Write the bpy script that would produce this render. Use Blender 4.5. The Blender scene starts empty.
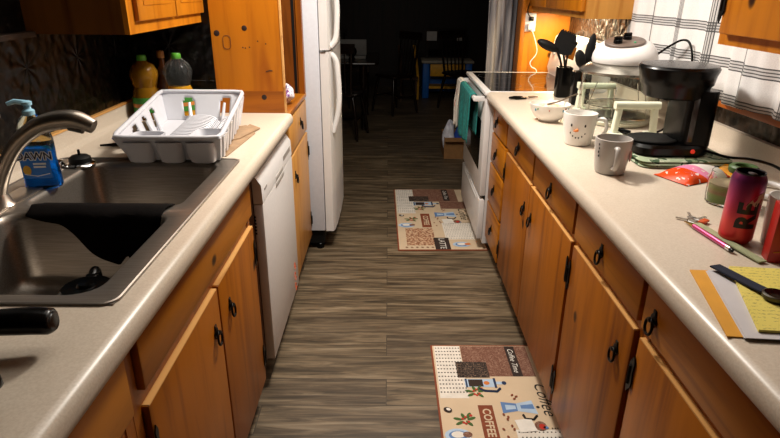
import bpy, bmesh, math, random
from mathutils import Vector, Matrix
random.seed(7)
sc = bpy.context.scene
col = sc.collection
PI = math.pi

# ------------------------------------------------------------------ materials
def lin(h):
    h = h.lstrip('#')
    o = []
    for i in (0, 2, 4):
        c = int(h[i:i+2], 16) / 255
        o.append(c / 12.92 if c <= .04045 else ((c + .055) / 1.055) ** 2.4)
    return (o[0], o[1], o[2], 1)

class NT:
    def __init__(s, name):
        s.m = bpy.data.materials.new(name); s.m.use_nodes = True
        s.t = s.m.node_tree; s.t.nodes.clear()
        s.out = s.n('ShaderNodeOutputMaterial'); s.b = s.n('ShaderNodeBsdfPrincipled')
        s.l(s.b.outputs[0], s.out.inputs[0])
    def n(s, k, **kw):
        x = s.t.nodes.new(k)
        for a, v in kw.items(): setattr(x, a, v)
        return x
    def l(s, a, b): s.t.links.new(a, b)
    def co(s, scale=(1, 1, 1), rnd=False, kind='Object'):
        tc = s.n('ShaderNodeTexCoord'); mp = s.n('ShaderNodeMapping')
        mp.inputs['Scale'].default_value = scale
        src = tc.outputs[kind]
        if rnd:
            oi = s.n('ShaderNodeObjectInfo'); ml = s.n('ShaderNodeMath', operation='MULTIPLY'); ml.inputs[1].default_value = 23.7
            s.l(oi.outputs['Random'], ml.inputs[0])
            ad = s.n('ShaderNodeVectorMath', operation='ADD'); s.l(src, ad.inputs[0]); s.l(ml.outputs[0], ad.inputs[1]); src = ad.outputs[0]
        s.l(src, mp.inputs['Vector']); return mp.outputs[0]
    def noise(s, vec, scale, detail=3, rough=.5, dist=0):
        x = s.n('ShaderNodeTexNoise'); x.inputs['Scale'].default_value = scale; x.inputs['Detail'].default_value = detail
        x.inputs['Roughness'].default_value = rough; x.inputs['Distortion'].default_value = dist
        s.l(vec, x.inputs['Vector']); return x.outputs['Fac']
    def ramp(s, f, stops, interp='LINEAR'):
        x = s.n('ShaderNodeValToRGB'); x.color_ramp.interpolation = interp
        e = x.color_ramp.elements
        while len(e) < len(stops): e.new(.5)
        for i, (p, c) in enumerate(stops):
            e[i].position = p; e[i].color = c if not isinstance(c, str) else lin(c)
        s.l(f, x.inputs[0]); return x.outputs[0]
    def mix(s, f, a, b, mode='MIX'):
        x = s.n('ShaderNodeMix', data_type='RGBA', blend_type=mode)
        for v, i in ((f, 0), (a, 6), (b, 7)):
            if hasattr(v, 'is_output'): s.l(v, x.inputs[i])
            else: x.inputs[i].default_value = v if i == 0 or not isinstance(v, str) else lin(v)
        return x.outputs[2]
    def math(s, op, a, b=None, c=None):
        x = s.n('ShaderNodeMath', operation=op)
        for i, v in enumerate((a, b, c)):
            if v is None: continue
            if hasattr(v, 'is_output'): s.l(v, x.inputs[i])
            else: x.inputs[i].default_value = v
        return x.outputs[0]
    def bump(s, h, strength=.2, dist=.005):
        x = s.n('ShaderNodeBump'); x.inputs['Strength'].default_value = strength; x.inputs['Distance'].default_value = dist
        s.l(h, x.inputs['Height']); s.l(x.outputs[0], s.b.inputs['Normal'])
    def sep(s, vec):
        x = s.n('ShaderNodeSeparateXYZ'); s.l(vec, x.inputs[0]); return x.outputs
    def col(s, c):
        if hasattr(c, 'is_output'): s.l(c, s.b.inputs['Base Color'])
        else: s.b.inputs['Base Color'].default_value = lin(c) if isinstance(c, str) else c
    def set(s, **kw):
        for k, v in kw.items(): s.b.inputs[k.replace('_', ' ')].default_value = v
        return s.m

def M(name, c, rough=.5, metal=0, var=.12, scale=25, bump=0, bscale=200, **kw):
    t = NT(name); v = t.co()
    f = t.noise(v, scale, 4)
    L = lin(c)
    d = tuple(x * (1 - var) for x in L[:3]) + (1,); u = tuple(min(1, x * (1 + var)) for x in L[:3]) + (1,)
    t.col(t.ramp(f, [(.3, d), (.7, u)]))
    if bump: t.bump(t.noise(v, bscale, 4), bump, .002)
    t.set(Roughness=rough, Metallic=metal, **kw)
    return t.m

def wood(name, dark, light, axis='z', knots=True, rough=.38, knot='#2a1003'):
    t = NT(name)
    st = {'z': (14, 14, 1.0), 'y': (14, 1.0, 14), 'x': (1.0, 14, 14)}[axis]
    v = t.co(st, True)
    f = t.noise(v, 1.3, 5, .55, .6)
    c = t.ramp(f, [(.28, dark), (.5, light), (.72, tuple(min(1, x * 1.12) for x in lin(light)[:3]) + (1,))])
    v2 = t.co((1, 1, 1), True)
    f2 = t.noise(v2, 3.5, 3)
    c = t.mix(t.math('MULTIPLY', f2, .45), c, dark)
    if knots:
        ks = {'z': (6, 6, 4.2), 'y': (6, 4.2, 6), 'x': (4.2, 6, 6)}[axis]
        vo = t.n('ShaderNodeTexVoronoi'); vo.inputs['Scale'].default_value = 1.15
        t.l(t.co(ks, True), vo.inputs['Vector'])
        k = t.ramp(vo.outputs['Distance'], [(.05, (1, 1, 1, 1)), (.085, (.75, .75, .75, 1)), (.12, (.0, .0, .0, 1))])
        c = t.mix(k, c, knot)
    t.col(c); t.bump(f, .06, .002)
    t.set(Roughness=rough)
    t.b.inputs['Coat Weight'].default_value = .04; t.b.inputs['Coat Roughness'].default_value = .25; t.b.inputs['Specular IOR Level'].default_value = .3
    return t.m

def glass(name, c, rough=.03, ior=1.45, **kw):
    t = NT(name); v = t.co(); f = t.noise(v, 8, 2)
    L = lin(c); t.col(t.ramp(f, [(.3, L), (.7, tuple(min(1, x * 1.04) for x in L[:3]) + (1,))]))
    t.set(**dict(dict(Roughness=rough, IOR=ior, Transmission_Weight=1.0), **kw)); return t.m

def tin(name, base, spec_hi):
    t = NT(name); v = t.co(); s = t.sep(v)
    def cell(o, off):
        a = t.math('MULTIPLY', t.math('ADD', o, off), 1 / .29); fr = t.math('FRACT', a); return t.math('SUBTRACT', fr, .5)
    hx = t.math('ADD', s[0], s[1])
    a = cell(hx, .07); b = cell(s[2], .12)
    d = t.math('SQRT', t.math('ADD', t.math('MULTIPLY', a, a), t.math('MULTIPLY', b, b)))
    rings = t.math('SINE', t.math('MULTIPLY', d, 24))
    ang = t.math('ARCTAN2', a, b)
    pet = t.math('MULTIPLY', t.math('SINE', t.math('MULTIPLY', ang, 8)), t.math('LESS_THAN', d, .38))
    edge = t.math('MAXIMUM', t.math('ABSOLUTE', a), t.math('ABSOLUTE', b))
    rim = t.math('GREATER_THAN', edge, .475)
    vo = t.n('ShaderNodeTexVoronoi', feature='SMOOTH_F1'); vo.inputs['Scale'].default_value = 38; t.l(v, vo.inputs['Vector'])
    h = t.math('ADD', t.math('MULTIPLY', rings, .22), t.math('MULTIPLY', pet, .3))
    h = t.math('ADD', h, t.math('MULTIPLY', vo.outputs['Distance'], 1.1)); h = t.math('ADD', h, t.math('MULTIPLY', rim, 1.2))
    t.bump(h, .8, .006)
    t.col(t.ramp(t.noise(v, 30, 4), [(.35, base), (.75, spec_hi)]))
    t.set(Roughness=.36, Metallic=.55); return t.m

PINE_Z = wood('pine_vertical', '#70380a', '#a6600e')
PINE_Y = wood('pine_lengthwise', '#824408', '#ba7414', 'y')
PINE_X = wood('pine_crosswise', '#7c400c', '#a86010', 'x', False)
PINE_PANEL = wood('pine_board', '#98500a', '#bd7212', 'z', False, .4)
PINE_BARE = wood('pine_bare', '#a0662c', '#dca763', 'y', False, .5)
PINE_LIT = wood('pine_lit_tone', '#965008', '#c07616', 'z', True, .4)  # brighter copy of the pine, with light put into the colour
PINE_DARK = wood('pine_shadowed', '#4a2408', '#7a4312', 'z', False)  # darker copy of the pine, with shade put into the colour
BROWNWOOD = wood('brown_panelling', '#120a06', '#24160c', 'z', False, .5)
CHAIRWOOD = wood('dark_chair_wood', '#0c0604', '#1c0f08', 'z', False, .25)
TRIMWOOD = wood('orange_trim', '#7a3608', '#b5601a', 'y', False)
TIN = tin('embossed_tin', '#050403', '#110b07')
TINB = tin('lit_bronze_tin', '#120d09', '#4a382a')  # tin in a lighter bronze, lamp light put into the colour
LAM = NT('laminate'); _v = LAM.co()
_c = LAM.ramp(LAM.noise(_v, 260, 3), [(.35, '#c6b8a6'), (.55, '#cfc2b1'), (.75, '#d6cab9')])
LAM.col(LAM.mix(LAM.math('MULTIPLY', LAM.noise(_v, 22, 5), .35), _c, '#b7a793'))
LAM = LAM.set(Roughness=.33)
STEEL = NT('brushed_steel'); _v = STEEL.co((6, 160, 160)); _f = STEEL.noise(_v, 2, 3)
STEEL.col(STEEL.ramp(_f, [(.3, '#8d857c'), (.7, '#a39b92')])); STEEL.bump(_f, .05, .001)
STEEL = STEEL.set(Roughness=.36, Metallic=.85)
NICKEL = M('brushed_nickel', '#c8beb2', .34, 1, .05)
CHROME = M('chrome', '#c8c8c8', .08, 1, .03)
IRON = M('black_iron', '#16120f', .38, .7, .2)
WHITE = M('white_enamel', '#d9d6d4', .3, 0, .03)
WHITE2 = M('white_appliance', '#d4d1cf', .42, 0, .03, 60, .05, 900)
PLASTIC = M('white_plastic', '#cdced4', .3, 0, .02)
BLACKP = M('black_plastic', '#040404', .24, 0, .2, Specular_IOR_Level=.2)
BLACKM = M('black_matte', '#070707', .6, 0, .2, Specular_IOR_Level=.25)
BLACKG = M('black_glass', '#060606', .06, 0, .1)
GREYD = M('grey_plastic', '#5a5650', .4)
GLASS = glass('clear_glass', '#f4f8f2', .02, 1.25)
CERAM = M('white_ceramic', '#ece9e4', .22, 0, .02)

def floor_mat():
    t = NT('vinyl_planks')
    v = t.co((1, 1, 1))
    br = t.n('ShaderNodeTexBrick'); br.offset = .37; br.inputs['Scale'].default_value = 1
    br.inputs['Brick Width'].default_value = 1.22; br.inputs['Row Height'].default_value = .152; br.inputs['Mortar Size'].default_value = .0016
    br.inputs['Color1'].default_value = (0, 0, 0, 1); br.inputs['Color2'].default_value = (1, 1, 1, 1); br.inputs['Mortar'].default_value = (.3, .3, .3, 1)
    br.inputs['Mortar Smooth'].default_value = .2
    t.l(v, br.inputs['Vector'])
    sv = t.n('ShaderNodeVectorMath', operation='MULTIPLY_ADD'); sv.inputs[1].default_value = (2.5, 2.5, 2.5)
    t.l(br.outputs['Color'], sv.inputs[0]); t.l(v, sv.inputs[2])
    mp = t.n('ShaderNodeMapping'); mp.inputs['Scale'].default_value = (1.3, 16, 1); t.l(sv.outputs[0], mp.inputs['Vector'])
    g = t.noise(mp.outputs[0], 2.2, 7, .62, .8)
    c = t.ramp(g, [(.28, '#282016'), (.42, '#524532'), (.55, '#806f57'), (.70, '#aa9a80')])
    c = t.mix(t.math('MULTIPLY', br.outputs['Color'], .5), c, '#463a2e')
    c = t.mix(t.math('MULTIPLY', br.outputs['Fac'], .75), c, '#1d150f')
    mp2 = t.n('ShaderNodeMapping'); mp2.inputs['Scale'].default_value = (8, 90, 1); t.l(sv.outputs[0], mp2.inputs['Vector'])
    g2 = t.noise(mp2.outputs[0], 1.5, 3)
    c = t.mix(.35, c, t.ramp(g2, [(.35, '#3a2f22'), (.7, '#a0907a')]), 'OVERLAY')
    t.col(c); t.bump(g2, .15, .001); return t.set(Roughness=.5)
FLOOR = floor_mat()

# ------------------------------------------------------------------ mesh builder
def rr(w, h, r, n=5, cx=0, cy=0):
    o = []
    for sx, sy, a0 in ((1, 1, 0), (-1, 1, 90), (-1, -1, 180), (1, -1, 270)):
        for i in range(n + 1):
            a = math.radians(a0 + 90 * i / n)
            o.append((cx + sx * (w / 2 - r) + r * math.cos(a), cy + sy * (h / 2 - r) + r * math.sin(a)))
    return o
def cr(pts, n=6):
    P = [Vector(p) for p in pts]; o = []
    for i in range(len(P) - 1):
        a = P[max(i - 1, 0)]; b = P[i]; c = P[i + 1]; d = P[min(i + 2, len(P) - 1)]
        for k in range(n):
            t = k / n
            o.append(.5 * (2 * b + (c - a) * t + (2 * a - 5 * b + 4 * c - d) * t * t + (3 * b - a - 3 * c + d) * t ** 3))
    o.append(P[-1]); return o
def T(x=0, y=0, z=0, rz=0, rx=0, ry=0, s=1):
    return Matrix.Translation((x, y, z)) @ Matrix.Rotation(rz, 4, 'Z') @ Matrix.Rotation(ry, 4, 'Y') @ Matrix.Rotation(rx, 4, 'X') @ Matrix.Diagonal((s, s, s, 1))

class MB:
    def __init__(s): s.bm = bmesh.new()
    def box(s, x0, x1, y0, y1, z0, z1, m=0, bev=0, seg=2, X=None):
        x0, x1 = sorted((x0, x1)); y0, y1 = sorted((y0, y1)); z0, z1 = sorted((z0, z1))
        vs = bmesh.ops.create_cube(s.bm, size=1)['verts']
        for v in vs: v.co = Vector(((x0 + x1) / 2 + v.co.x * (x1 - x0), (y0 + y1) / 2 + v.co.y * (y1 - y0), (z0 + z1) / 2 + v.co.z * (z1 - z0)))
        fs = set(f for v in vs for f in v.link_faces)
        for f in fs: f.material_index = m
        if bev:
            es = list(set(e for v in vs for e in v.link_edges))
            r = bmesh.ops.bevel(s.bm, geom=es, offset=bev, segments=seg, profile=.5, affect='EDGES')
            for f in r['faces']: f.material_index = m
            vs = list(set(v for f in list(r['faces']) + [f for f in fs if f.is_valid] for v in f.verts))
        if X is not None:
            for v in vs: v.co = X @ v.co
        return s
    def loft(s, rings, m=0, closed=True, cap0=True, cap1=True, X=None):
        R = [[s.bm.verts.new((X @ Vector(p)) if X is not None else p) for p in r] for r in rings]
        n = len(R[0])
        for a, b in zip(R, R[1:]):
            for i in range(n if closed else n - 1):
                j = (i + 1) % n
                try: s.bm.faces.new((a[i], a[j], b[j], b[i])).material_index = m
                except ValueError: pass
        if closed and cap0: s.bm.faces.new(R[0][::-1]).material_index = m
        if closed and cap1: s.bm.faces.new(R[-1]).material_index = m
        return s
    def lathe(s, prof, c=(0, 0, 0), m=0, seg=28, cap0=True, cap1=True, X=None, sx=1, sy=1):
        rings = [[(c[0] + max(r, 1e-4) * sx * math.cos(2 * PI * i / seg), c[1] + max(r, 1e-4) * sy * math.sin(2 * PI * i / seg), c[2] + z) for i in range(seg)] for r, z in prof]
        return s.loft(rings, m, True, cap0, cap1, X)
    def tube(s, pts, r, m=0, seg=10, cap=True, closed=False, X=None, flat=1):
        P = [Vector(p) for p in pts]; n = len(P)
        rad = r if isinstance(r, (list, tuple)) else [r] * n
        if len(rad) != n: rad = [rad[0] + 0 if len(rad) == 1 else rad[min(int(i / (n - 1) * (len(rad) - 1)), len(rad) - 2)] + (rad[min(int(i / (n - 1) * (len(rad) - 1)), len(rad) - 2) + 1] - rad[min(int(i / (n - 1) * (len(rad) - 1)), len(rad) - 2)]) * ((i / (n - 1) * (len(rad) - 1)) - min(int(i / (n - 1) * (len(rad) - 1)), len(rad) - 2)) for i in range(n)]
        tg = []
        for i in range(n):
            if closed: d = P[(i + 1) % n] - P[i - 1]
            else: d = P[min(i + 1, n - 1)] - P[max(i - 1, 0)]
            tg.append(d.normalized() if d.length > 1e-9 else Vector((0, 0, 1)))
        up = Vector((0, 0, 1)) if abs(tg[0].z) < .9 else Vector((1, 0, 0))
        nx = (up - tg[0] * up.dot(tg[0])).normalized(); rings = []
        for i in range(n):
            nx = (nx - tg[i] * nx.dot(tg[i])).normalized(); by = tg[i].cross(nx)
            rings.append([P[i] + (nx * math.cos(2 * PI * k / seg) * flat + by * math.sin(2 * PI * k / seg)) * rad[i] for k in range(seg)])
        if closed: rings.append(rings[0])
        return s.loft(rings, m, True, cap and not closed, cap and not closed, X)
    def poly(s, pts, m=0, X=None):
        f = s.bm.faces.new([s.bm.verts.new((X @ Vector(p)) if X is not None else p) for p in pts]); f.material_index = m; return s
    def prism(s, pts, z0, z1, m=0, X=None):
        return s.loft([[(x, y, z0) for x, y in pts], [(x, y, z1) for x, y in pts]], m, True, True, True, X)
    def ball(s, c, r, m=0, seg=16, X=None):
        rx, ry, rz = r if isinstance(r, (tuple, list)) else (r, r, r)
        n = max(6, seg // 2); rings = []
        for j in range(n + 1):
            a = -PI / 2 + PI * j / n; q = max(math.cos(a), .01)
            rings.append([(c[0] + rx * q * math.cos(2 * PI * i / seg), c[1] + ry * q * math.sin(2 * PI * i / seg), c[2] + rz * math.sin(a)) for i in range(seg)])
        return s.loft(rings, m, True, True, True, X)
    def text(s, body, size, X, m=0, shear=0, cut=None, fn=None, bold=0, spacing=1):
        cu = bpy.data.curves.new('lettering', 'FONT'); cu.body = body; cu.size = size; cu.align_x = 'CENTER'; cu.align_y = 'CENTER'; cu.shear = shear
        cu.offset = bold; cu.space_character = spacing; cu.resolution_u = 3
        o = bpy.data.objects.new('lettering', cu); col.objects.link(o)
        dg = bpy.context.evaluated_depsgraph_get(); me = bpy.data.meshes.new_from_object(o.evaluated_get(dg))
        bpy.data.objects.remove(o); bpy.data.curves.remove(cu)
        b = bmesh.new(); b.from_mesh(me); bpy.data.meshes.remove(me)
        if cut:
            xs = [v.co.x for v in b.verts]; x = min(xs) + cut
            while x < max(xs):
                bmesh.ops.bisect_plane(b, geom=b.verts[:] + b.edges[:] + b.faces[:], plane_co=(x, 0, 0), plane_no=(1, 0, 0)); x += cut
            ys = [v.co.y for v in b.verts]; y = min(ys) + cut
            while y < max(ys):
                bmesh.ops.bisect_plane(b, geom=b.verts[:] + b.edges[:] + b.faces[:], plane_co=(0, y, 0), plane_no=(0, 1, 0)); y += cut
        for f in b.faces:
            ps = [X @ v.co for v in f.verts] if fn is None else [fn(X @ v.co) for v in f.verts]
            try: s.poly(ps, m)
            except ValueError: pass
        b.free(); return s
    def grid(s, fn, nu, nv, m=0):
        V = [[s.bm.verts.new(fn(i / nu, j / nv)) for j in range(nv + 1)] for i in range(nu + 1)]
        for i in range(nu):
            for j in range(nv): s.bm.faces.new((V[i][j], V[i + 1][j], V[i + 1][j + 1], V[i][j + 1])).material_index = m
        return s
    def mesh(s, name, mats, off=(0, 0, 0), angle=38, recalc=True):
        if recalc: bmesh.ops.recalc_face_normals(s.bm, faces=s.bm.faces[:])
        o = Vector(off)
        if o.length:
            for v in s.bm.verts: v.co -= o
        me = bpy.data.meshes.new(name); s.bm.to_mesh(me); s.bm.free()
        for m in (mats if isinstance(mats, (list, tuple)) else [mats]): me.materials.append(m)
        for p in me.polygons: p.use_smooth = True
        me.set_sharp_from_angle(angle=math.radians(angle))
        return me

def rootloc(p):
    v = Vector((0, 0, 0))
    while p is not None: v += p.location; p = p.parent
    return v
def build(mb, name, mats, parent=None, local=False, loc=None, **kw):
    """mb in world coordinates; parts are stored relative to their thing's base. local=True: already relative."""
    if parent is not None:
        off = (0, 0, 0) if local else rootloc(parent); at = (0, 0, 0)
    else:
        at = loc or (0, 0, 0); off = (0, 0, 0) if local else at
    o = bpy.data.objects.new(name, mb.mesh(name, mats, off, **kw)); col.objects.link(o); o.location = at; o.parent = parent
    return o
def tag(o, label, cat, group=None):
    o['label'] = label; o['category'] = cat
    if group: o['group'] = group
    return o
def thing(name, label, cat, loc=(0, 0, 0), rz=0, group=None):
    o = bpy.data.objects.new(name, None); col.objects.link(o); o.location = loc; o.rotation_euler = (0, 0, rz); o.empty_display_size = .05
    return tag(o, label, cat, group)
def struct(name, mb, mats, **kw):
    o = build(mb, name, mats, **kw); o['kind'] = 'structure'; return o
def inst(me, name, parent, wloc, rot=(0, 0, 0)):
    o = bpy.data.objects.new(name, me); col.objects.link(o); o.parent = parent; o.location = Vector(wloc) - rootloc(parent); o.rotation_euler = rot
    return o
def copy_tree(o, parent=None):
    c = o.copy(); col.objects.link(c); c.parent = parent
    for k in list(o.children): copy_tree(k, c)
    return c
def solid(o, t, off=-1):
    m = o.modifiers.new('thickness', 'SOLIDIFY'); m.thickness = t; m.offset = off; return o
def subd(o, l=1):
    m = o.modifiers.new('smooth', 'SUBSURF'); m.levels = l; m.render_levels = l; return o

# ------------------------------------------------------------------ camera (26 mm, tilted down 22 degrees)
F, PIT, YA, RO, HC = 571., .384, -.005, .008, 1.408
R0 = Vector((math.cos(YA), math.sin(YA), 0)); FH = Vector((-math.sin(YA), math.cos(YA), 0)); Zv = Vector((0, 0, 1))
fw = math.cos(PIT) * FH - math.sin(PIT) * Zv; u0 = math.sin(PIT) * FH + math.cos(PIT) * Zv
rt = math.cos(RO) * R0 + math.sin(RO) * u0; up = math.cos(RO) * u0 - math.sin(RO) * R0
cd = bpy.data.cameras.new('camera'); cam = bpy.data.objects.new('camera', cd); col.objects.link(cam)
cd.sensor_width = 36; cd.lens = F / 780 * 36; cd.clip_start = .02
mw = Matrix.Identity(4)
for i in range(3): mw[i][0] = rt[i]; mw[i][1] = up[i]; mw[i][2] = -fw[i]
mw[2][3] = HC
cam.matrix_world = mw; sc.camera = cam

# ------------------------------------------------------------------ the room
struct('floor', MB().box(-3.2, 2.4, -1.4, 9.2, -.06, 0), FLOOR)
struct('ceiling', MB().box(-3.2, 2.4, -1.4, 9.2, 2.42, 2.5), M('ceiling_paint', '#b8aa94', .8))
struct('wall_left', MB().box(-1.15, -1.05, -1.2, 4.02, 0, 2.42), TIN)
struct('wall_right', MB().box(1.15, 1.25, -1.2, 3.9, 0, 2.42), TINB)
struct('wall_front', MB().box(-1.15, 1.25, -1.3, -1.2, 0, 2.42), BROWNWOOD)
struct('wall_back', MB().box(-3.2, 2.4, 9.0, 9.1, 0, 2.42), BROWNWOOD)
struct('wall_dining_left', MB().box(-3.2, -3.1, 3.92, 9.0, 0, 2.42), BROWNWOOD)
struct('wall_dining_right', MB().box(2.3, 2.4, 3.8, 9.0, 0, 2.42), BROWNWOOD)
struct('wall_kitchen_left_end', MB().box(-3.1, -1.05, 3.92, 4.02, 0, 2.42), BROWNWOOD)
struct('wall_kitchen_right_end', MB().box(.86, 1.15, 3.82, 3.92, 0, 2.42).box(1.25, 2.3, 3.82, 3.92, 0, 2.42), [PINE_LIT])
struct('wall_counter_end', MB().box(-1.05, -.716, 2.418, 2.44, .0, 1.5), TIN)
struct('trim_1', MB().box(1.118, 1.15, .4, 2.81, 1.045, 1.075, bev=.004), TRIMWOOD)
struct('trim_2', MB().box(-1.05, -1.02, -.6, 1.735, 1.27, 1.285), BROWNWOOD)
struct('trim_3', MB().box(.835, .862, 3.80, 3.94, 0, 2.42, bev=.004), PINE_Z)
w = struct('window_1', MB().box(1.125, 1.15, .7, 2.70, 1.075, 1.14).box(1.125, 1.15, .7, 2.70, 1.9, 1.98).box(1.125, 1.15, .7, .77, 1.14, 1.9).box(1.125, 1.15, 2.63, 2.70, 1.14, 1.9).box(1.125, 1.15, 1.68, 1.73, 1.14, 1.9), TRIMWOOD)
build(MB().box(1.142, 1.148, .77, 2.63, 1.14, 1.9), 'window_pane', BLACKG, w)

# ------------------------------------------------------------------ cabinet hardware
def ring_pull_mesh(sg):
    m = MB()       # face normal is +x * sg
    m.lathe([(.004, 0), (.0125, .001), (.0135, .003), (.009, .005), (.005, .008), (.0062, .011), (.004, .013), (.001, .0135)], (0, 0, 0), 0, 12, X=Matrix.Rotation(sg * PI / 2, 4, 'Y'))
    m.box(-.001, .003, -.006, .006, -.016, .022, 0, .001, X=Matrix.Diagonal((sg, 1, 1, 1)))
    pts = [(sg * (.0085 + .003 * (1 - math.cos(a)) / 2), .0145 * math.sin(a), -.016 + .018 * math.cos(a)) for a in [2 * PI * i / 20 for i in range(20)]]
    m.tube(pts, .0032, 0, 8, closed=True)
    return m.mesh('ring_pull', IRON)
RING = {1: ring_pull_mesh(1), -1: ring_pull_mesh(-1)}
def hinge_mesh(sg, dr):
    m = MB()
    for dy, z0, z1, dx in ((.014 * dr, -.022, .040, .0012), (-.003 * dr, -.040, .022, -.003)):
        m.prism([(dy - .0065, z0), (dy, z0 - .014), (dy + .0065, z0), (dy + .004, (z0 + z1) / 2), (dy + .0065, z1), (dy, z1 + .014), (dy - .0065, z1), (dy - .004, (z0 + z1) / 2)], 0, .003, 0,
                X=Matrix(((0, 0, sg, sg * dx), (1, 0, 0, 0), (0, 1, 0, 0), (0, 0, 0, 1))))
    m.tube([(sg * .003, .005 * dr, -.024), (sg * .003, .005 * dr, .024)], .005, 0, 8)
    return m.mesh('hinge', IRON)
HING = {(a, b): hinge_mesh(a, b) for a in (1, -1) for b in (1, -1)}

def front(name, parent, xf, sg, y0, y1, z0, z1, mat, bare=True):
    """an overlay door / drawer front whose face lies at x = xf facing sg*x; the top edge shows worn bare wood"""
    m = MB().box(xf - sg * .019, xf, y0, y1, z0, z1, 0, .004)
    if bare: m.box(xf - sg * .017, xf - sg * .0006, y0 + .004, y1 - .004, z1 - .0035, z1 + .0006, 1)
    return build(m, name, [mat, PINE_BARE], parent)

def base_cabinet(label, sg, xf, y0, y1, drawers, doors, group=None, back=None, z1=.868):
    """xf: plane of the fronts. drawers: (y0,y1,z0,z1,pull(y,z) or None); doors: (y0,y1,z0,z1,pull(y,z),hinge_y or None)"""
    xb = back
    t = thing('base_cabinet', label, 'cabinet', ((xf + xb) / 2, (y0 + y1) / 2, 0), group=group)
    fx = xf - sg * .013
    cb = MB()
    xa = fx - sg * .02
    cb.box(xa, xb, y0 + .001, y0 + .017, .105, z1).box(xa, xb, y1 - .017, y1 - .001, .105, z1).box(xa, xb, y0 + .017, y1 - .017, .105, .121).box(xb + sg * .012, xb, y0 + .017, y1 - .017, .121, z1)
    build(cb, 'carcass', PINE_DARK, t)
    fr = MB().box(fx, fx - sg * .02, y0 + .001, y1 - .001, .10, .112).box(fx, fx - sg * .02, y0 + .001, y1 - .001, .85, z1)
    fr.box(fx, fx - sg * .02, y0 + .001, y0 + .03, .112, .85).box(fx, fx - sg * .02, y1 - .03, y1 - .001, .112, .85)
    fr.box(fx - sg * .002, fx - sg * .019, y0 + .03, y1 - .03, .69, .74)
    build(fr, 'face_frame', PINE_Z, t)
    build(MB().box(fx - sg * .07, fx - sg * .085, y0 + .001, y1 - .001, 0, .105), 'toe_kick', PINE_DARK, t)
    for d in drawers:
        o = front('drawer' if d[4] else 'false_front', t, xf, sg, d[0], d[1], d[2], d[3], PINE_Y, False)
        if d[4]: inst(RING[sg], 'ring_pull', o, (xf, d[4][0], d[4][1]))
    for d in doors:
        o = front('door', t, xf, sg, d[0], d[1], d[2], d[3], PINE_Z)
        if d[4]: inst(RING[sg], 'ring_pull', o, (xf, d[4][0], d[4][1]))
        if d[5] is not None:
            for hz in (.60, .20): inst(HING[sg, 1 if d[5] < d[0] else -1], 'hinge', o, (xf, d[5], hz))
    return t

XR, XL = .555, -.431
RB, LB = 1.145, -1.045
G = 'pine base cabinets along the long counter'
base_cabinet('narrow pine cabinet of four stacked drawers beside the white stove', -1, XR, 2.605, 2.99,
             [(2.63, 2.985, .718, .858, (2.86, .79)), (2.63, 2.985, .552, .705, (2.83, .63)), (2.63, 2.985, .332, .54, (2.82, .44)), (2.63, 2.985, .105, .32, (2.81, .22))], [], G, RB)
base_cabinet('wide pine cabinet with two drawers over a pair of doors with ring pulls', -1, XR, 1.56, 2.605,
             [(2.095, 2.60, .725, .856, (2.36, .785)), (1.575, 2.075, .725, .856, (1.835, .78))],
             [(2.104, 2.59, .105, .702, (2.165, .59), 2.598), (1.572, 2.098, .105, .702, (2.05, .585), 1.562)], G, RB)
base_cabinet('single-door pine cabinet under the can, its ring pull near the top corner', -1, XR, 1.075, 1.56,
             [(1.092, 1.555, .725, .856, (1.336, .78))], [(1.092, 1.548, .105, .702, (1.16, .605), 1.560)], G, RB)
base_cabinet('pine cabinet under the yellow notepad, mostly cut off by the photo edge', -1, XR, .49, 1.075,
             [(.51, 1.072, .725, .856, (1.018, .775))], [(.55, 1.066, .105, .702, (.62, .6), 1.075)], G, RB)
base_cabinet('pine sink cabinet with a plain false front over two doors', 1, XL, .80, 1.70,
             [(.835, 1.692, .735, .858, None)], [(1.288, 1.69, .105, .70, (1.365, .60), 1.692), (.835, 1.278, .105, .70, (1.228, .60), .826)], None, LB)
base_cabinet('pine cabinet with a drawer next to the sink cabinet, below the black handles', 1, XL, .2, .80,
             [(.26, .785, .725, .856, (.52, .79))], [(.26, .77, .105, .68, (.4, .6), None)], None, LB)

# ------------------------------------------------------------------ worktops
def rot_y(pts, y0, y1): return [[(x, y0, z) for x, z in pts], [(x, y1, z) for x, z in pts]]
t = thing('countertop', 'long beige laminate worktop under the coffee maker and mugs', 'countertop', (.83, 1.2, .87))
nose = [(.535, .868), (.520, .868), (.513, .874), (.5105, .888), (.513, .902), (.520, .911), (.532, .914)]
build(MB().loft(rot_y(nose + [(1.13, .914), (1.13, .868)], -.8, 2.985)), 'slab', LAM, t, angle=60)
build(MB().loft(rot_y([(1.09, .9135), (1.113, .916), (1.125, .924), (1.130, .938), (1.131, .985), (1.15, .985), (1.15, .9135)], -.8, 2.985)), 'backsplash', LAM, t, angle=60)
t = thing('countertop', 'beige laminate worktop holding the steel sink', 'countertop', (-.72, 1, .87))
nl = [(-.43 - .0, .868), (-.413, .868), (-.406, .874), (-.4035, .888), (-.406, .902), (-.413, .911), (-.425, .914)]
m = MB().loft(rot_y(nl + [(-.475, .914), (-.475, .868)], -.8, 2.412))
m.box(-1.04, -.475, -.8, .85, .868, .914).box(-1.04, -.475, 1.68, 2.412, .868, .914).box(-1.04, -.985, .85, 1.68, .868, .914)
build(m, 'slab', LAM, t, angle=60)
build(MB().loft(rot_y([(-1.01, .9135), (-1.03, .917), (-1.036, .93), (-1.037, .978), (-1.05, .978), (-1.05, .9135)], -.8, 2.412)).box(-1.05, -1.034, -.8, 2.412, .976, .983, 1), 'backsplash', [LAM, PINE_BARE], t, angle=60)

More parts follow.
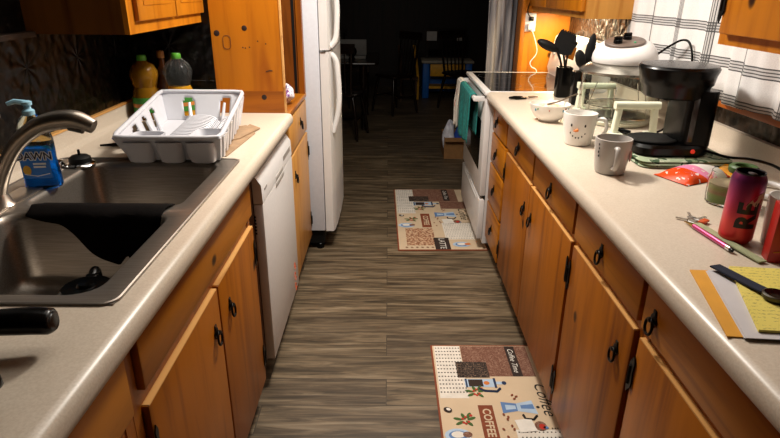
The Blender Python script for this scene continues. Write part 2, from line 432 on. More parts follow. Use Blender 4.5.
# ------------------------------------------------------------------ sink
t = thing('kitchen_sink', 'double-bowl stainless steel sink set in the worktop', 'sink', (-.73, 1.265, .914))
def bowl(yc, h, y0, y1):
    m = MB(); n = 6; xc = -.695; W = .38
    def ring(w, hh, r, z): return [(x, y, z) for x, y in rr(w, hh, r, n, xc, yc)]
    hole = rr(W, h, .05, n, xc, yc)
    x0, x1 = -1.0, -.455
    outer = []
    for i, (x, y) in enumerate(hole):
        k = i // (n + 1)
        cx, cy = ((x1, y1), (x0, y1), (x0, y0), (x1, y0))[k]; j = (i % (n + 1)) / n
        hx, hy = x, y
        if k in (0, 2): p = (cx, hy + (cy - hy) * min(1, 2 * j)) if j <= .5 else (cx + (hx - cx) * (2 * j - 1) * .0, cy)
        else: p = (hx + (cx - hx) * min(1, 2 * j), cy) if j <= .5 else (cx, cy)
        outer.append((p[0], p[1]))
    m.loft([[(x, y, .9165) for x, y in outer], [(x, y, .9165) for x, y in rr(W + .012, h + .012, .055, n, xc, yc)], ring(W, h, .05, .913), ring(W - .008, h - .008, .05, .90),
            ring(W - .03, h - .03, .055, .765), ring(W - .05, h - .05, .06, .742), ring(W - .10, h - .10, .06, .735), ring(.10, .10, .049, .731)], 0, True, False, True)
    return m
for nm, yc, h, y0, y1 in (('near_bowl', 1.055, .38, .83, 1.265), ('far_bowl', 1.473, .375, 1.265, 1.70)):
    o = build(bowl(yc, h, y0, y1), 'bowl', STEEL, t, angle=50)
    build(MB().lathe([(.042, .7325), (.045, .7345), (.038, .736), (.03, .733), (.001, .7325)], (-.695, yc, 0), 0, 24), 'drain', CHROME, o)
build(MB().tube([(x, y, .9155) for x, y in rr(.545, .87, .025, 6, -.7275, 1.265)], .0042, 0, 8, closed=True), 'rim', STEEL, t)

t = thing('kitchen_faucet', 'brushed nickel faucet arching over the sink', 'faucet', (-.925, 1.28, .9165))
build(MB().lathe([(.034, .9165), (.034, .922), (.027, .930), (.022, .945), (.019, .952)], (-.925, 1.28, 0), 0, 24).box(-.955, -.895, 1.15, 1.41, .9166, .922, 0, .002), 'base', NICKEL, t)
sp = cr([(-.925, 1.28, .93), (-.912, 1.28, .972), (-.885, 1.28, 1.025), (-.848, 1.28, 1.073), (-.803, 1.28, 1.107), (-.765, 1.28, 1.122), (-.728, 1.28, 1.128), (-.699, 1.28, 1.126), (-.667, 1.28, 1.112)], 5)
build(MB().tube(sp, [.015, .0155, .0165, .0175, .019, .021, .022, .021, .016], 0, 16), 'spout', NICKEL, t)
build(MB().tube([(-.718, 1.28, 1.118), (-.690, 1.28, 1.108)], [.016, .013], 0, 14), 'spray_head', GREYD, t)
build(MB().tube(cr([(-.925, 1.26, .95), (-.955, 1.22, 1.0), (-.965, 1.18, 1.03)], 4), [.017, .02, .019], 0, 12).tube(cr([(-.965, 1.18, 1.03), (-.95, 1.20, 1.09), (-.90, 1.24, 1.135), (-.855, 1.25, 1.142)], 5), [.015, .009, .007, .006], 0, 10), 'lever_handle', NICKEL, t)

# dish soap bottle
t = thing('dish_soap_bottle', 'clear soap bottle half full of blue liquid behind the faucet', 'soap bottle', (-.905, 1.435, .9165), rz=.15)
def sq(w, d, z, r=.4): return [(x, y, z) for x, y in rr(w, d, min(w, d) * r, 5)]
build(MB().loft([sq(.082, .05, .0), sq(.088, .054, .006), sq(.086, .054, .04), sq(.080, .05, .075), sq(.083, .052, .115)], 0), 'blue_liquid', glass('blue_soap', '#0a62d0', .1, 1.36), t, local=True)
build(MB().loft([sq(.083, .052, .1155), sq(.080, .051, .13), sq(.066, .045, .16), sq(.046, .036, .182), sq(.03, .03, .19)], 0), 'bottle_shoulder', glass('clear_bottle', '#cfdcd8', .08, 1.3), t, local=True)
SKY = M('pale_blue_cap', '#9fd0e6', .35)
build(MB().lathe([(.014, .188), (.0145, .200), (.008, .205), (.008, .212), (.012, .214), (.012, .222), (.006, .225)], seg=16).tube([(0, 0, .219), (-.025, -.005, .224), (-.042, -.008, .218)], [.007, .0065, .005], 0, 8), 'pump_cap', SKY, t, local=True)
XL_ = Matrix(((1, 0, 0, 0), (0, 0, -1, -.0285), (0, 1, 0, 0), (0, 0, 0, 1)))
lb = MB().poly([(-.035, -.0276, .03), (.035, -.0276, .03), (.036, -.0272, .108), (-.036, -.0272, .108)], 0)
lb.text('DAWN', .027, XL_ @ T(0, .088, 0), 2, 0, bold=.0026); lb.text('DAWN', .027, XL_ @ T(0, .088, .0004), 1, 0, bold=.0004)
for i, (a, b_, z) in enumerate(((-.005, .026, .066), (-.005, .024, .058))): lb.poly([(a, -.0285, z), (b_, -.0285, z), (b_, -.0285, z + .005), (a, -.0285, z + .005)], 2)
lb.poly([(-.022 + .010 * math.cos(k), -.0286, .052 + .013 * math.sin(k)) for k in [2 * PI * i / 14 for i in range(14)]], 3)
lb.tube([(-.03, -.0285, .042), (0, -.0285, .036), (.03, -.0285, .042)], .0012, 2, 6)
build(lb, 'label', [M('soap_label', '#1a7ae0', .4), M('navy_ink', '#0b1a4a', .5), M('white_ink', '#e8eef4', .5), M('yellow_ink', '#e0b030', .5)], t, local=True, recalc=False)

for (x, y, lab) in ((-.905, 1.625, 'black rubber sink stopper with a metal rim, standing on the sink corner'),):
    t = thing('sink_strainer', lab, 'sink strainer', (x, y, .917))
    build(MB().lathe([(.040, 0), (.042, .003), (.038, .008), (.028, .012)], seg=24), 'rim', CHROME, t, local=True)
    build(MB().lathe([(.031, .0115), (.030, .024), (.022, .030), (.004, .031), (.0035, .047), (.001, .048)], seg=20), 'rubber_stopper', BLACKM, t, local=True)
o = build(MB().lathe([(.018, .917), (.024, .917), (.025, .926), (.020, .936), (.011, .939), (.001, .9395)], (-.965, 1.60, 0), 0, 18), 'faucet_hole_cover', CHROME, loc=(-.965, 1.60, .917))
tag(o, 'small chrome cap on the sink deck between stopper and soap', 'sink cap')

# dark wet cloth over divider
def cloth(u, v):
    x = -.845 + .325 * u + .004 * math.sin(v * 9)
    L = v * (.055 + .03 + .035 * min(1, u * 2.2) + .11 * max(0, math.sin(min(1, max(0, (u - .25) / .75)) * PI * .62)) - .075 * max(0, (u - .8) / .2)) - .055
    if L < 0: y, z = 1.275 - L * .75, .9215 + L * .2
    else:
        k = min(1, L / .03); y = 1.275 - .036 * k - .03 * max(0, L - .03); z = .9215 - .012 * k * k - max(0, L - .03)
    y += .007 * math.sin(u * 17 + v * 3) * min(1, max(0, L) * 12) - .004
    return (x, y, max(z, .755))
o = build(MB().grid(cloth, 30, 22), 'dishcloth', M('dark_wet_cloth', '#0a0605', .9, 0, .3, 60, .5, 400, Specular_IOR_Level=.1), loc=(-.68, 1.27, .9))
solid(o, .005, 1); subd(o); tag(o, 'dark wet dishcloth draped over the divider between the sink bowls', 'dishcloth')

# glass carafe lying in the near bowl
t = thing('coffee_carafe', 'glass carafe with a black lid standing in the nearer sink bowl', 'carafe', (-.628, 1.055, .7365), rz=.25)
build(MB().lathe([(.045, 0), (.060, .006), (.064, .025), (.060, .05), (.050, .066), (.048, .072), (.046, .072), (.048, .066), (.057, .05), (.061, .025), (.057, .009), (.001, .006)], cap0=True, cap1=False, seg=32), 'glass_body', GLASS, t, local=True)
build(MB().lathe([(.051, .068), (.054, .070), (.054, .084), (.048, .090), (.020, .092), (.016, .098), (.001, .099)], seg=28).box(-.012, .012, .040, .058, .062, .092, 0, .003), 'lid', BLACKP, t, local=True)
build(MB().tube(cr([(0, .05, .085), (0, .078, .090), (0, .095, .075), (0, .092, .04), (0, .066, .022)], 5), .009, 0, 10, flat=.8), 'handle', BLACKP, t, local=True)

# pans at the near left corner
def pan(name, label, cat, loc, rz, L):
    t = thing(name, label, cat, loc, rz)
    build(MB().lathe([(.085, 0), (.11, .012), (.118, .045), (.121, .045), (.113, .01), (.08, .004), (.001, .004)], seg=36), 'pan_body', BLACKM, t, local=True)
    build(MB().tube(cr([(.115, 0, .036), (.16, 0, .042), (.20, 0, .046), (.12 + L * .8, 0, .046), (.115 + L, 0, .043), (.122 + L, 0, .043)], 6), [.012, .016, .021, .024, .023, .014], 0, 14, flat=.8), 'handle', BLACKP, t, local=True)
    return t
pan('frying_pan', 'black frying pan handle reaching over the worktop in front of the sink', 'pan', (-.806, .668, .9142), .14, .205)
pan('frying_pan', 'black pan handle tip above the drawer cabinet, its pan out of view', 'pan', (-.69, .335, .9142), .9, .205)

# ------------------------------------------------------------------ dish rack
t = thing('dish_rack', 'white plastic dish rack standing on the worktop beyond the sink', 'dish rack', (-.67, 1.93, .92))
RIM = [(-.80, 1.625, 1.000), (-.489, 1.632, 1.000), (-.556, 2.215, 1.036), (-.872, 2.215, 1.036)]
BOT = [(-.775, 1.672, .922), (-.508, 1.674, .922), (-.568, 2.165, .928), (-.842, 2.165, .928)]
def lerp(a, b, t_): return tuple(a[i] + (b[i] - a[i]) * t_ for i in range(3))
def wall_panel(m, a, b, holes, ns=40, nt=10):
    A, Bq = RIM[a], RIM[b]; C, D = BOT[a], BOT[b]
    G_ = [[None] * (nt + 1) for _ in range(ns + 1)]
    for i in range(ns + 1):
        for j in range(nt + 1):
            G_[i][j] = m.bm.verts.new(lerp(lerp(C, D, i / ns), lerp(A, Bq, i / ns), j / nt))
    for i in range(ns):
        for j in range(nt):
            s_, q = (i + .5) / ns, (j + .5) / nt
            if any(h0 < s_ < h1 and q0 < q < q1 - (.12 if (s_ - h0 < .02 or h1 - s_ < .02) else 0) for h0, h1, q0, q1 in holes): continue
            m.bm.faces.new((G_[i][j], G_[i + 1][j], G_[i + 1][j + 1], G_[i][j + 1]))
m = MB()
wall_panel(m, 0, 1, [])
wall_panel(m, 1, 2, [])
wall_panel(m, 2, 3, [(.14, .27, .15, .84), (.60, .74, .15, .84)])
wall_panel(m, 3, 0, [(.26, .36, .18, .84), (.45, .55, .18, .84), (.64, .74, .18, .84)])
bmesh.ops.remove_doubles(m.bm, verts=m.bm.verts[:], dist=.0005)
o = build(m, 'tub', PLASTIC, t); solid(o, .004, 0)
build(MB().loft([[(x * .999, y, z - .002) for x, y, z in BOT], [(x, y, z + .008) for x, y, z in BOT]]), 'tray_floor', PLASTIC, t)
rp = []
for i in range(4):
    p, a, b = Vector(RIM[i]), Vector(RIM[i - 1]), Vector(RIM[(i + 1) % 4])
    q0 = p + (a - p).normalized() * .035; q1 = p + (b - p).normalized() * .035
    rp += [q0, q0.lerp(p, .5) * .85 + q1 * .15, p.lerp((q0 + q1) / 2, .35), q1.lerp(p, .5) * .85 + q0 * .15, q1]
build(MB().tube(rp, .0075, 0, 10, closed=True), 'rim', PLASTIC, t)
m = MB()
for i in range(16):       # plate ribs down the middle
    y = 1.80 + i * .021; xc = -.655 - (y - 1.80) * .10
    pts = cr([(xc - .065, y, .930), (xc - .05, y, .957), (xc, y, .963), (xc + .04, y, .955), (xc + .055, y, .932)], 4)
    m.tube(pts, .0042, 0, 6)
for i in range(9):
    y = 1.95 + i * .021; xc = -.575 - (y - 1.80) * .10
    m.tube(cr([(xc - .02, y, .93), (xc, y, .953), (xc + .02, y, .93)], 3), .004, 0, 6)
build(m, 'plate_ribs', PLASTIC, t)
for a, b, q in ((2, 3, .205), (2, 3, .67), (3, 0, .31), (3, 0, .50), (3, 0, .69)):      # prongs standing in the slots
    p0 = lerp(BOT[a], BOT[b], q); p1 = lerp(RIM[a], RIM[b], q); d_ = (-.655 - p0[0], 1.92 - p0[1])
    k_ = .10; build(MB().tube([(p0[0] + d_[0] * k_, p0[1] + d_[1] * k_, p0[2]), (p0[0] * .35 + p1[0] * .65 + d_[0] * k_ * .5, p0[1] * .35 + p1[1] * .65 + d_[1] * k_ * .5, p0[2] * .35 + p1[2] * .65)], [.008, .005], 0, 8), 'prong', PLASTIC, t)
def cup_box(cx, w, y0, y1, zt):
    mm = MB(); yc = (y0 + y1) / 2; h = y1 - y0
    def r_(w_, h_, r, z): return [(x, y, z) for x, y in rr(w_, h_, r, 5, cx, yc)]
    mm.loft([r_(w - .03, h - .02, .02, .932), r_(w, h, .025, zt), r_(w - .008, h - .008, .022, zt), r_(w - .036, h - .03, .018, .938)], 0, True, True, True); return mm
build(cup_box(-.735, .10, 1.655, 1.755, .990), 'cutlery_compartment', PLASTIC, t)
build(cup_box(-.552, .105, 1.660, 1.80, .990), 'cutlery_compartment', PLASTIC, t)
m = MB()       # bulging front feet
for cx, w in ((-.735, .085), (-.643, .08), (-.552, .085)):
    m.loft([[(x, y, z) for x, y in rr(w * k, .05, .018, 5, cx, 1.672 - d)] for k, z, d in ((.72, .918, .0), (.86, .923, .008), (1, .955, .018), (1.02, .985, .024))], 0)
build(m, 'front_bulges', PLASTIC, t)
for i in range(7):
    m = MB(); a = lerp(BOT[1], BOT[2], .08 + i * .14); b = lerp(RIM[1], RIM[2], .08 + i * .14)
    m.loft([[(a[0] + .001, a[1] - .012, a[2]), (a[0] + .008, a[1] - .008, a[2]), (a[0] + .008, a[1] + .008, a[2]), (a[0] + .001, a[1] + .012, a[2])],
            [(b[0] - .002, b[1] - .014, b[2] - .008), (b[0] + .006, b[1] - .010, b[2] - .008), (b[0] + .006, b[1] + .010, b[2] - .008), (b[0] - .002, b[1] + .014, b[2] - .008)]], 0)
    build(m, 'side_rib', PLASTIC, t)


o = build(MB().prism([(-.62, 1.72), (-.505, 1.735), (-.482, 2.04), (-.50, 2.12), (-.545, 2.17), (-.62, 2.10)], .9145, .917).prism([(-.56, 1.9), (-.515, 1.95), (-.478, 2.11), (-.53, 2.17)], .9172, .921), 'brown_paper_bag', M('kraft_paper', '#93775a', .8, 0, .2, 30, .4, 60), loc=(-.56, 1.95, .9145))
tag(o, 'flattened brown paper sticking out from under the dish rack', 'paper')
t = thing('table_knife', 'dark knife lying on the worktop beneath the dish rack corner', 'knife', (-.87, 1.84, .9142), rz=.1)
build(MB().tube([(-.075, 0, .008), (-.03, 0, .009), (.02, 0, .008)], [.005, .009, .007], 0, 10, flat=.7), 'handle', BLACKP, t, local=True)
build(MB().prism([(.018, -.007), (.11, -.008), (.13, 0), (.11, .006), (.018, .006)], .006, .0078), 'blade', CHROME, t, local=True)

# oil bottles in the corner
def oil_bottle(label, x, y, liquid, h, group, fill=.55):
    t = thing('oil_bottle', label, 'oil bottle', (x, y, .9142), group=group)
    pr_ = [(.040, 0), (.046, .008), (.047, .09), (.043, .10), (.043, .108), (.037, .125), (.043, .148), (.047, .165), (.046, .185), (.036, .208), (.018, .226), (.014, .232)]
    pr_ = [(r * (1.14 if z < .22 else 1), z * h / .25) for r, z in pr_]
    if fill >= 1: build(MB().lathe(pr_, seg=28), 'bottle', liquid, t, local=True)
    else:
        k = 5
        build(MB().lathe([(r, z) for r, z in pr_[:k]] + [(.041, pr_[k][1] - .001)], seg=28), 'oil', liquid, t, local=True)
        o = build(MB().lathe([(.0415, pr_[k][1])] + pr_[k + 1:], seg=28, cap0=False), 'bottle', glass('bottle_plastic', '#d0d6d6', .08, 1.15, Transmission_Weight=.97), t, local=True)
        m = MB()
        for i in range(14):
            a = 2 * PI * i / 14
            m.tube([((r + .0008) * math.cos(a), (r + .0008) * math.sin(a), z) for r, z in pr_[k + 2:]], .0018, 0, 5)
        build(m, 'moulded_ribs', glass('bottle_ribs', '#f4f6f6', .1, 1.4), t, local=True)
    build(MB().lathe([(.0175, h * .90), (.0185, h * .905), (.0185, h * .965), (.016, h * .985), (.001, h * .99)], seg=20), 'cap', M('green_cap', '#4f9a2c', .4), t, local=True)
    lbm = MB().lathe([(.0546, .03 * h / .25), (.0549, .032 * h / .25), (.0549, .086 * h / .25), (.0546, .088 * h / .25)], cap0=False, cap1=False, seg=28)
    lbm.lathe([(.0552, .05 * h / .25), (.0552, .064 * h / .25)], m=1, cap0=False, cap1=False, seg=28)
    build(lbm, 'label', [M('green_label', '#2f7a2a', .5, 0, .3), M('orange_label', '#c77a35', .5, 0, .3)], t, local=True)
    return t
AMBER = glass('amber_oil', '#a8761e', .06, 1.3, Transmission_Weight=.55); YEL = glass('golden_oil', '#e0a428', .06, 1.3, Transmission_Weight=.5)
GB = 'cooking bottles in the corner behind the dish rack'
oil_bottle('oil bottle full of amber oil with a green cap in the corner', -.963, 2.30, AMBER, .25, GB, 1)
oil_bottle('clear half-empty oil bottle with a bright green cap beside the amber one', -.838, 2.33, YEL, .255, GB)
t = thing('vinegar_bottle', 'slender dark brown bottle standing between the two oil bottles', 'bottle', (-.915, 2.372, .9142), group=GB)
build(MB().lathe([(.03, 0), (.034, .006), (.034, .15), (.028, .175), (.014, .2), (.0125, .235)], seg=24), 'bottle', M('brown_glass', '#3a1c08', .1, 0, .1), t, local=True)
build(MB().lathe([(.0145, .228), (.0145, .252), (.012, .256)], seg=18), 'cap', M('tan_cap', '#8a5a22', .4), t, local=True)

# ------------------------------------------------------------------ left side: uppers, hutch, dishwasher, fridge
t = thing('wall_cabinet', 'pine wall cabinet above the sink corner, its end in deep shade', 'cabinet', (-.9, 2.1, 1.277))
build(MB().box(-1.05, -.765, 1.74, 2.46, 1.277, 2.1), 'carcass', wood('pine_end_shaded', '#4a2608', '#7a4a18', 'z'), t)  # end darker than the fronts, its shade put into the wood colour
build(MB().box(-.765, -.75, 1.74, 2.46, 1.277, 1.325).box(-.765, -.75, 1.74, 1.79, 1.325, 2.1).box(-.765, -.75, 2.42, 2.46, 1.325, 2.1), 'face_frame', PINE_LIT, t)
for y0, y1, ky in ((1.785, 2.105, 2.07), (2.115, 2.45, 2.15)):
    d = build(MB().box(-.75, -.735, y0, y1, 1.312, 2.06, 0, .004).box(-.7352, -.733, y0 + .045, y1 - .045, 1.355, 2.02, 0, .002), 'door', PINE_LIT, t)
    inst(RING[1], 'ring_pull', d, (-.735, ky, 1.45))

t = thing('hutch_cabinet', 'tall knotty pine hutch with open niche between worktop and refrigerator', 'cabinet', (-.72, 2.7, 0))
p = build(MB().box(-.716, -.437, 2.416, 2.436, .905, 2.2), 'side_panel', PINE_PANEL, t)
build(MB().box(-.716, -.437, 2.4145, 2.4165, .9142, 1.005), 'lower_board', PINE_X, t)
pl = MB(); pts = [(x, z) for x, z in rr(.030, .052, .013, 6, -.655, 1.20)]
pl.tube([(x, 2.4155, z) for x, z in pts], .0011, 0, 5, closed=True)
build(pl, 'oval_plug_outline', M('burnt_line', '#4a2408', .7), t)
KNOT = M('knot_wood', '#241006', .6)
for x, z, r in ((-.58, 1.255, .011), (-.693, 1.235, .012), (-.52, .98, .011)):
    build(MB().lathe([(r, 0), (r * .9, .0006), (.001, .0007)], (0, 0, 0), 0, 14, X=T(x, 2.4158 if z > 1.01 else 2.4145, z, rx=PI / 2)), 'wood_knot', KNOT, t)
for x, z in ((-.592, 1.18), (-.582, 1.178), (-.565, 1.181), (-.53, 1.205), (-.498, 1.195)):
    build(MB().lathe([(.003, 0), (.001, .0012)], (0, 0, 0), 0, 8, X=T(x, 2.4158, z, rx=PI / 2)), 'nail_hole', KNOT, t)
kn = MB().tube([(-.505, 2.4155, 1.085), (-.488, 2.4155, 1.090), (-.478, 2.4155, 1.088)], .0018, 0, 5)
build(kn, 'scratch', KNOT, t)
build(MB().box(-.437, -.431, 2.414, 2.438, .905, 2.2), 'panel_edge', PINE_BARE, t)
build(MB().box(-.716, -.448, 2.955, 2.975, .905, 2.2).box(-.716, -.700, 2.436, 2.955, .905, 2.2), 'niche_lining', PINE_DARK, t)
build(MB().box(-.475, -.462, 2.952, 2.9549, .905, 2.2), 'gap_shade_strip', BLACKM, t)  # black strip standing in for the shade of a gap
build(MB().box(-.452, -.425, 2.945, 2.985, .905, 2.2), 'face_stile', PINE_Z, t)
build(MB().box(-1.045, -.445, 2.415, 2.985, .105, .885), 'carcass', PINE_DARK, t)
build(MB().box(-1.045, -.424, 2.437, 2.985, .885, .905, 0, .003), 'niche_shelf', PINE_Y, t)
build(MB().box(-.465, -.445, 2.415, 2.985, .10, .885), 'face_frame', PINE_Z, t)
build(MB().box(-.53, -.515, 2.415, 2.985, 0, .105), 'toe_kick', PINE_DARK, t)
HW = wood('pine_hutch_front', '#a8672a', '#d09a4e', 'z', False)
d = front('drawer', t, -.427, 1, 2.43, 2.975, .715, .872, HW, False); inst(RING[1], 'ring_pull', d, (-.427, 2.76, .80))
d = front('door', t, -.427, 1, 2.43, 2.975, .105, .70, HW); inst(RING[1], 'ring_pull', d, (-.427, 2.53, .60))
for hz in (.6, .2): inst(HING[1, -1], 'hinge', d, (-.4268, 2.977, hz))
def bag(u, v):
    a = u * 2 * PI; q = math.sin(v * PI)
    return (-.468 + .034 * q * math.cos(a) * (1 + .15 * math.sin(3 * a + v * 7)), 2.67 + .07 * q * math.sin(a) * (1 + .12 * math.sin(4 * a)), .9055 + .085 * v * (1 + .1 * math.sin(5 * a)) + .002)
t = thing('snack_bag', 'crumpled white and purple bag on the hutch niche shelf', 'bag', (-.468, 2.67, .9055))
bm_ = M('bag_print', '#e2dde0', .4); tt = NT('purple_white_bag'); v_ = tt.co()
tt.col(tt.ramp(tt.noise(v_, 26, 3, .6, 1.5), [(.40, '#e6e2e6'), (.50, '#e6e2e6'), (.54, '#7a4b90'), (.62, '#7a4b90'), (.66, '#b02a30')], 'CONSTANT')); bm_ = tt.set(Roughness=.35)
build(MB().grid(bag, 24, 12), 'bag_body', bm_, t)

t = thing('dishwasher', 'white built-in dishwasher with slanted control strip', 'dishwasher', (-.7, 2.09, 0))
build(MB().box(-1.03, -.452, 1.79, 2.397, .10, .862), 'tub_side', M('dishwasher_side_shaded', '#8a7568', .6), t)  # white side coloured brownish, shade under the counter painted in
d = build(MB().box(-.450, -.416, 1.79, 2.397, .115, .735, 0, .006), 'door', WHITE2, t)
st = MB()
for i, (y, z, a) in enumerate(((2.305, .25, .3), (2.322, .232, -.2), (2.30, .205, .35), (2.318, .18, -.3), (2.302, .15, .4), (2.32, .128, -.1))):
    st.tube(cr([(-.4155, y - .012, z - .006), (-.4155, y + .002, z + .008 + .01 * a), (-.4155, y + .013, z - .004)], 4), .0022, 0, 5)
build(st, 'orange_sticker', M('orange_print', '#c8552a', .5), d)
c = build(MB().loft([[(-.448, y, .735), (-.416, y, .737), (-.418, y, .80), (-.436, y, .828), (-.448, y, .828)] for y in (1.79, 2.397)]), 'control_panel', WHITE, t)
build(MB().box(-.4165, -.4135, 2.02, 2.18, .715, .733, 0, .001).box(-.4165, -.4145, 2.03, 2.17, .738, .755, 0, .001), 'door_handle', M('grey_white_plastic', '#b9b4ae', .35), d)
build(MB().box(-.4168, -.4155, 1.83, 1.87, .772, .779).box(-.4168, -.4160, 2.2, 2.36, .765, .785), 'panel_marks', M('grey_marks', '#9a948e', .5), c)
v = MB()
for i in range(6): v.box(-.449, -.443, 1.7885, 1.7905, .625 + i * .012, .631 + i * .012)
build(v, 'side_vent', BLACKM, d)
build(MB().box(-.52, -.505, 1.79, 2.397, 0, .10), 'toe_plate', BLACKM, t)

t = thing('refrigerator', 'white two-door refrigerator with curved handles', 'refrigerator', (-.7, 3.34, 0))
build(MB().box(-1.04, -.352, 3.0, 3.70, .12, 1.72, 0, .006), 'cabinet_body', M('fridge_side', '#cfd2da', .45, 0, .03, 60, .05, 700), t)
build(MB().box(-1.0, -.36, 3.02, 3.68, .035, .12), 'base_grille', BLACKM, t)
for y in (3.04, 3.64): build(MB().lathe([(.022, 0), (.022, .03), (.012, .04)], (-.39, y, 0), 0, 14), 'foot', BLACKP, t)
def fdoor(z0, z1):
    m = MB(); prof = [(-.348, 3.0), (-.306, 3.0), (-.299, 3.02), (-.292, 3.12), (-.289, 3.35), (-.292, 3.58), (-.299, 3.68), (-.306, 3.70), (-.348, 3.70)]
    m.loft([[(x, y, z0) for x, y in prof], [(x, y, z1) for x, y in prof]]); return m
WF = M('fridge_door', '#dddbd9', .38, 0, .02)
for nm, z0, z1, hz in (('freezer_door', 1.115, 1.715, (1.125, 1.20, 1.32, 1.45)), ('refrigerator_door', .12, 1.105, (1.095, 1.02, .88, .68))):
    d = build(fdoor(z0, z1), nm, WF, t)
    build(MB().tube(cr([(-.298, 3.055, hz[0]), (-.276, 3.06, hz[0] + (hz[1] - hz[0]) * .4), (-.266, 3.062, hz[1]), (-.260, 3.062, hz[2]), (-.270, 3.06, (hz[2] + hz[3]) / 2), (-.296, 3.055, hz[3])], 6), [.013, .015, .014, .014, .014, .012], 0, 12), 'door_handle', WF, d)
build(MB().box(-.345, -.318, 2.994, 3.03, 1.104, 1.116), 'hinge', CHROME, t)

# ------------------------------------------------------------------ stove
t = thing('stove', 'white electric stove with a black glass top', 'stove', (.82, 3.4, 0))
build(MB().box(.545, 1.10, 2.998, 3.765, .05, .895), 'body', WHITE2, t)
d = build(MB().box(.512, .544, 3.003, 3.76, .335, .875, 0, .006), 'oven_door', WHITE, t)
build(MB().box(.5108, .513, 3.10, 3.66, .46, .74, 0, .001), 'oven_window', BLACKG, d)
h = MB().tube([(.462, 3.04, .868), (.462, 3.72, .868)], .013, 0, 12)
for y in (3.05, 3.71): h.box(.455, .513, y - .014, y + .014, .855, .882, 0, .004)
build(h, 'oven_handle', WHITE, d)
d = build(MB().box(.512, .544, 3.003, 3.76, .075, .315, 0, .006), 'storage_drawer', WHITE, t)
build(MB().box(.5085, .513, 3.10, 3.66, .285, .30, 0, .002), 'drawer_lip', WHITE, d)
build(MB().box(.538, .546, 3.003, 3.76, .315, .335), 'door_gap', BLACKM, t)
ct = build(MB().box(.503, 1.10, 2.992, 3.77, .893, .914, 0, .005), 'cooktop', WHITE, t)
build(MB().box(.537, 1.02, 3.014, 3.725, .9135, .9155), 'glass_top', BLACKG, ct)
rg = MB()
for x, y, r in ((.65, 3.2, .085), (.65, 3.57, .1), (.90, 3.2, .1), (.90, 3.57, .085)):
    rg.lathe([(r, .9156), (r - .004, .9157)], (x, y, 0), 0, 36, False, False)
build(rg, 'burner_rings', M('ring_grey', '#2c2c2e', .3), ct)
g_ = build(MB().loft([[(1.03, y, .914), (1.02, y, .95), (1.055, y, 1.135), (1.075, y, 1.155), (1.135, y, 1.155), (1.145, y, .914)] for y in (2.995, 3.765)]).box(1.02, 1.13, 2.992, 3.0, .914, 1.12, 0), 'backguard', WHITE, t)
XG = Matrix(((0, .0, -1, 1.0), (-1, 0, 0, 0), (0, 1, 0, 0), (0, 0, 0, 1)))
kb = MB()
for y in (3.08, 3.18, 3.58, 3.68): kb.lathe([(.024, 0), (.022, .018), (.018, .022), (.001, .0225)], (0, 0, 0), 0, 18, X=T(1.040, y, 1.055, ry=-PI / 2 - .18))
build(kb, 'control_knobs', WHITE, g_)
build(MB().poly([(1.0365, 3.30, 1.04), (1.0365, 3.46, 1.04), (1.0495, 3.46, 1.11), (1.0495, 3.30, 1.11)]), 'clock_display', BLACKG, g_)

# towels on the oven handle
def towel(y0, y1, zb_front, zb_back, cols, label, seed):
    rnd = random.Random(seed); ph = rnd.random() * 6
    def fn(u, v):
        y = y0 + (y1 - y0) * u; tot_f = .868 - zb_front; tot_b = .868 - zb_back; arc = .05
        s_ = v * (tot_f + tot_b + arc) - tot_b
        w_ = .006 * math.sin(u * 14 + ph) + .004 * math.sin(u * 31 + v * 4)
        if s_ < 0: x, z = .480 + w_ * .4, .868 + s_
        elif s_ < arc:
            a = s_ / arc * PI; x, z = .462 + .019 * math.cos(a), .868 + .017 * math.sin(a)
        else:
            k = s_ - arc; x, z = .443 - .006 * min(1, k * 8) + w_ * min(1, k * 8), .868 - k
        y += .015 * math.sin(v * 3 + ph) * (u - .5)
        if v > .97: z += .012 * math.sin(u * 6 + ph)
        return (x, y, z)
    o = build(MB().grid(fn, 22, 40), 'hand_towel', cols, loc=(.462, (y0 + y1) / 2, .86)); solid(o, .004, 1)
    return tag(o, label, 'towel', 'towels hung over the oven door handle')
tt = NT('teal_terry'); v_ = tt.co(); f_ = tt.noise(v_, 420, 2)
tt.col(tt.ramp(tt.noise(v_, 60, 4), [(.3, '#0f5c5a'), (.7, '#1f8580')])); tt.bump(f_, .6, .003); TEAL = tt.set(Roughness=.95)
towel(3.10, 3.54, .60, .66, TEAL, 'teal terry towel hanging on the oven handle', 1)
tt = NT('white_print_towel'); v_ = tt.co()
tt.col(tt.ramp(tt.noise(v_, 16, 3, .6, 1), [(.55, '#cfc8bd'), (.62, '#cfc8bd'), (.66, '#a8372c'), (.7, '#cfc8bd')], 'CONSTANT')); WTOW = tt.set(Roughness=.95)
towel(3.565, 3.70, .60, .66, WTOW, 'white towel with small red print hanging behind the teal towel', 2)

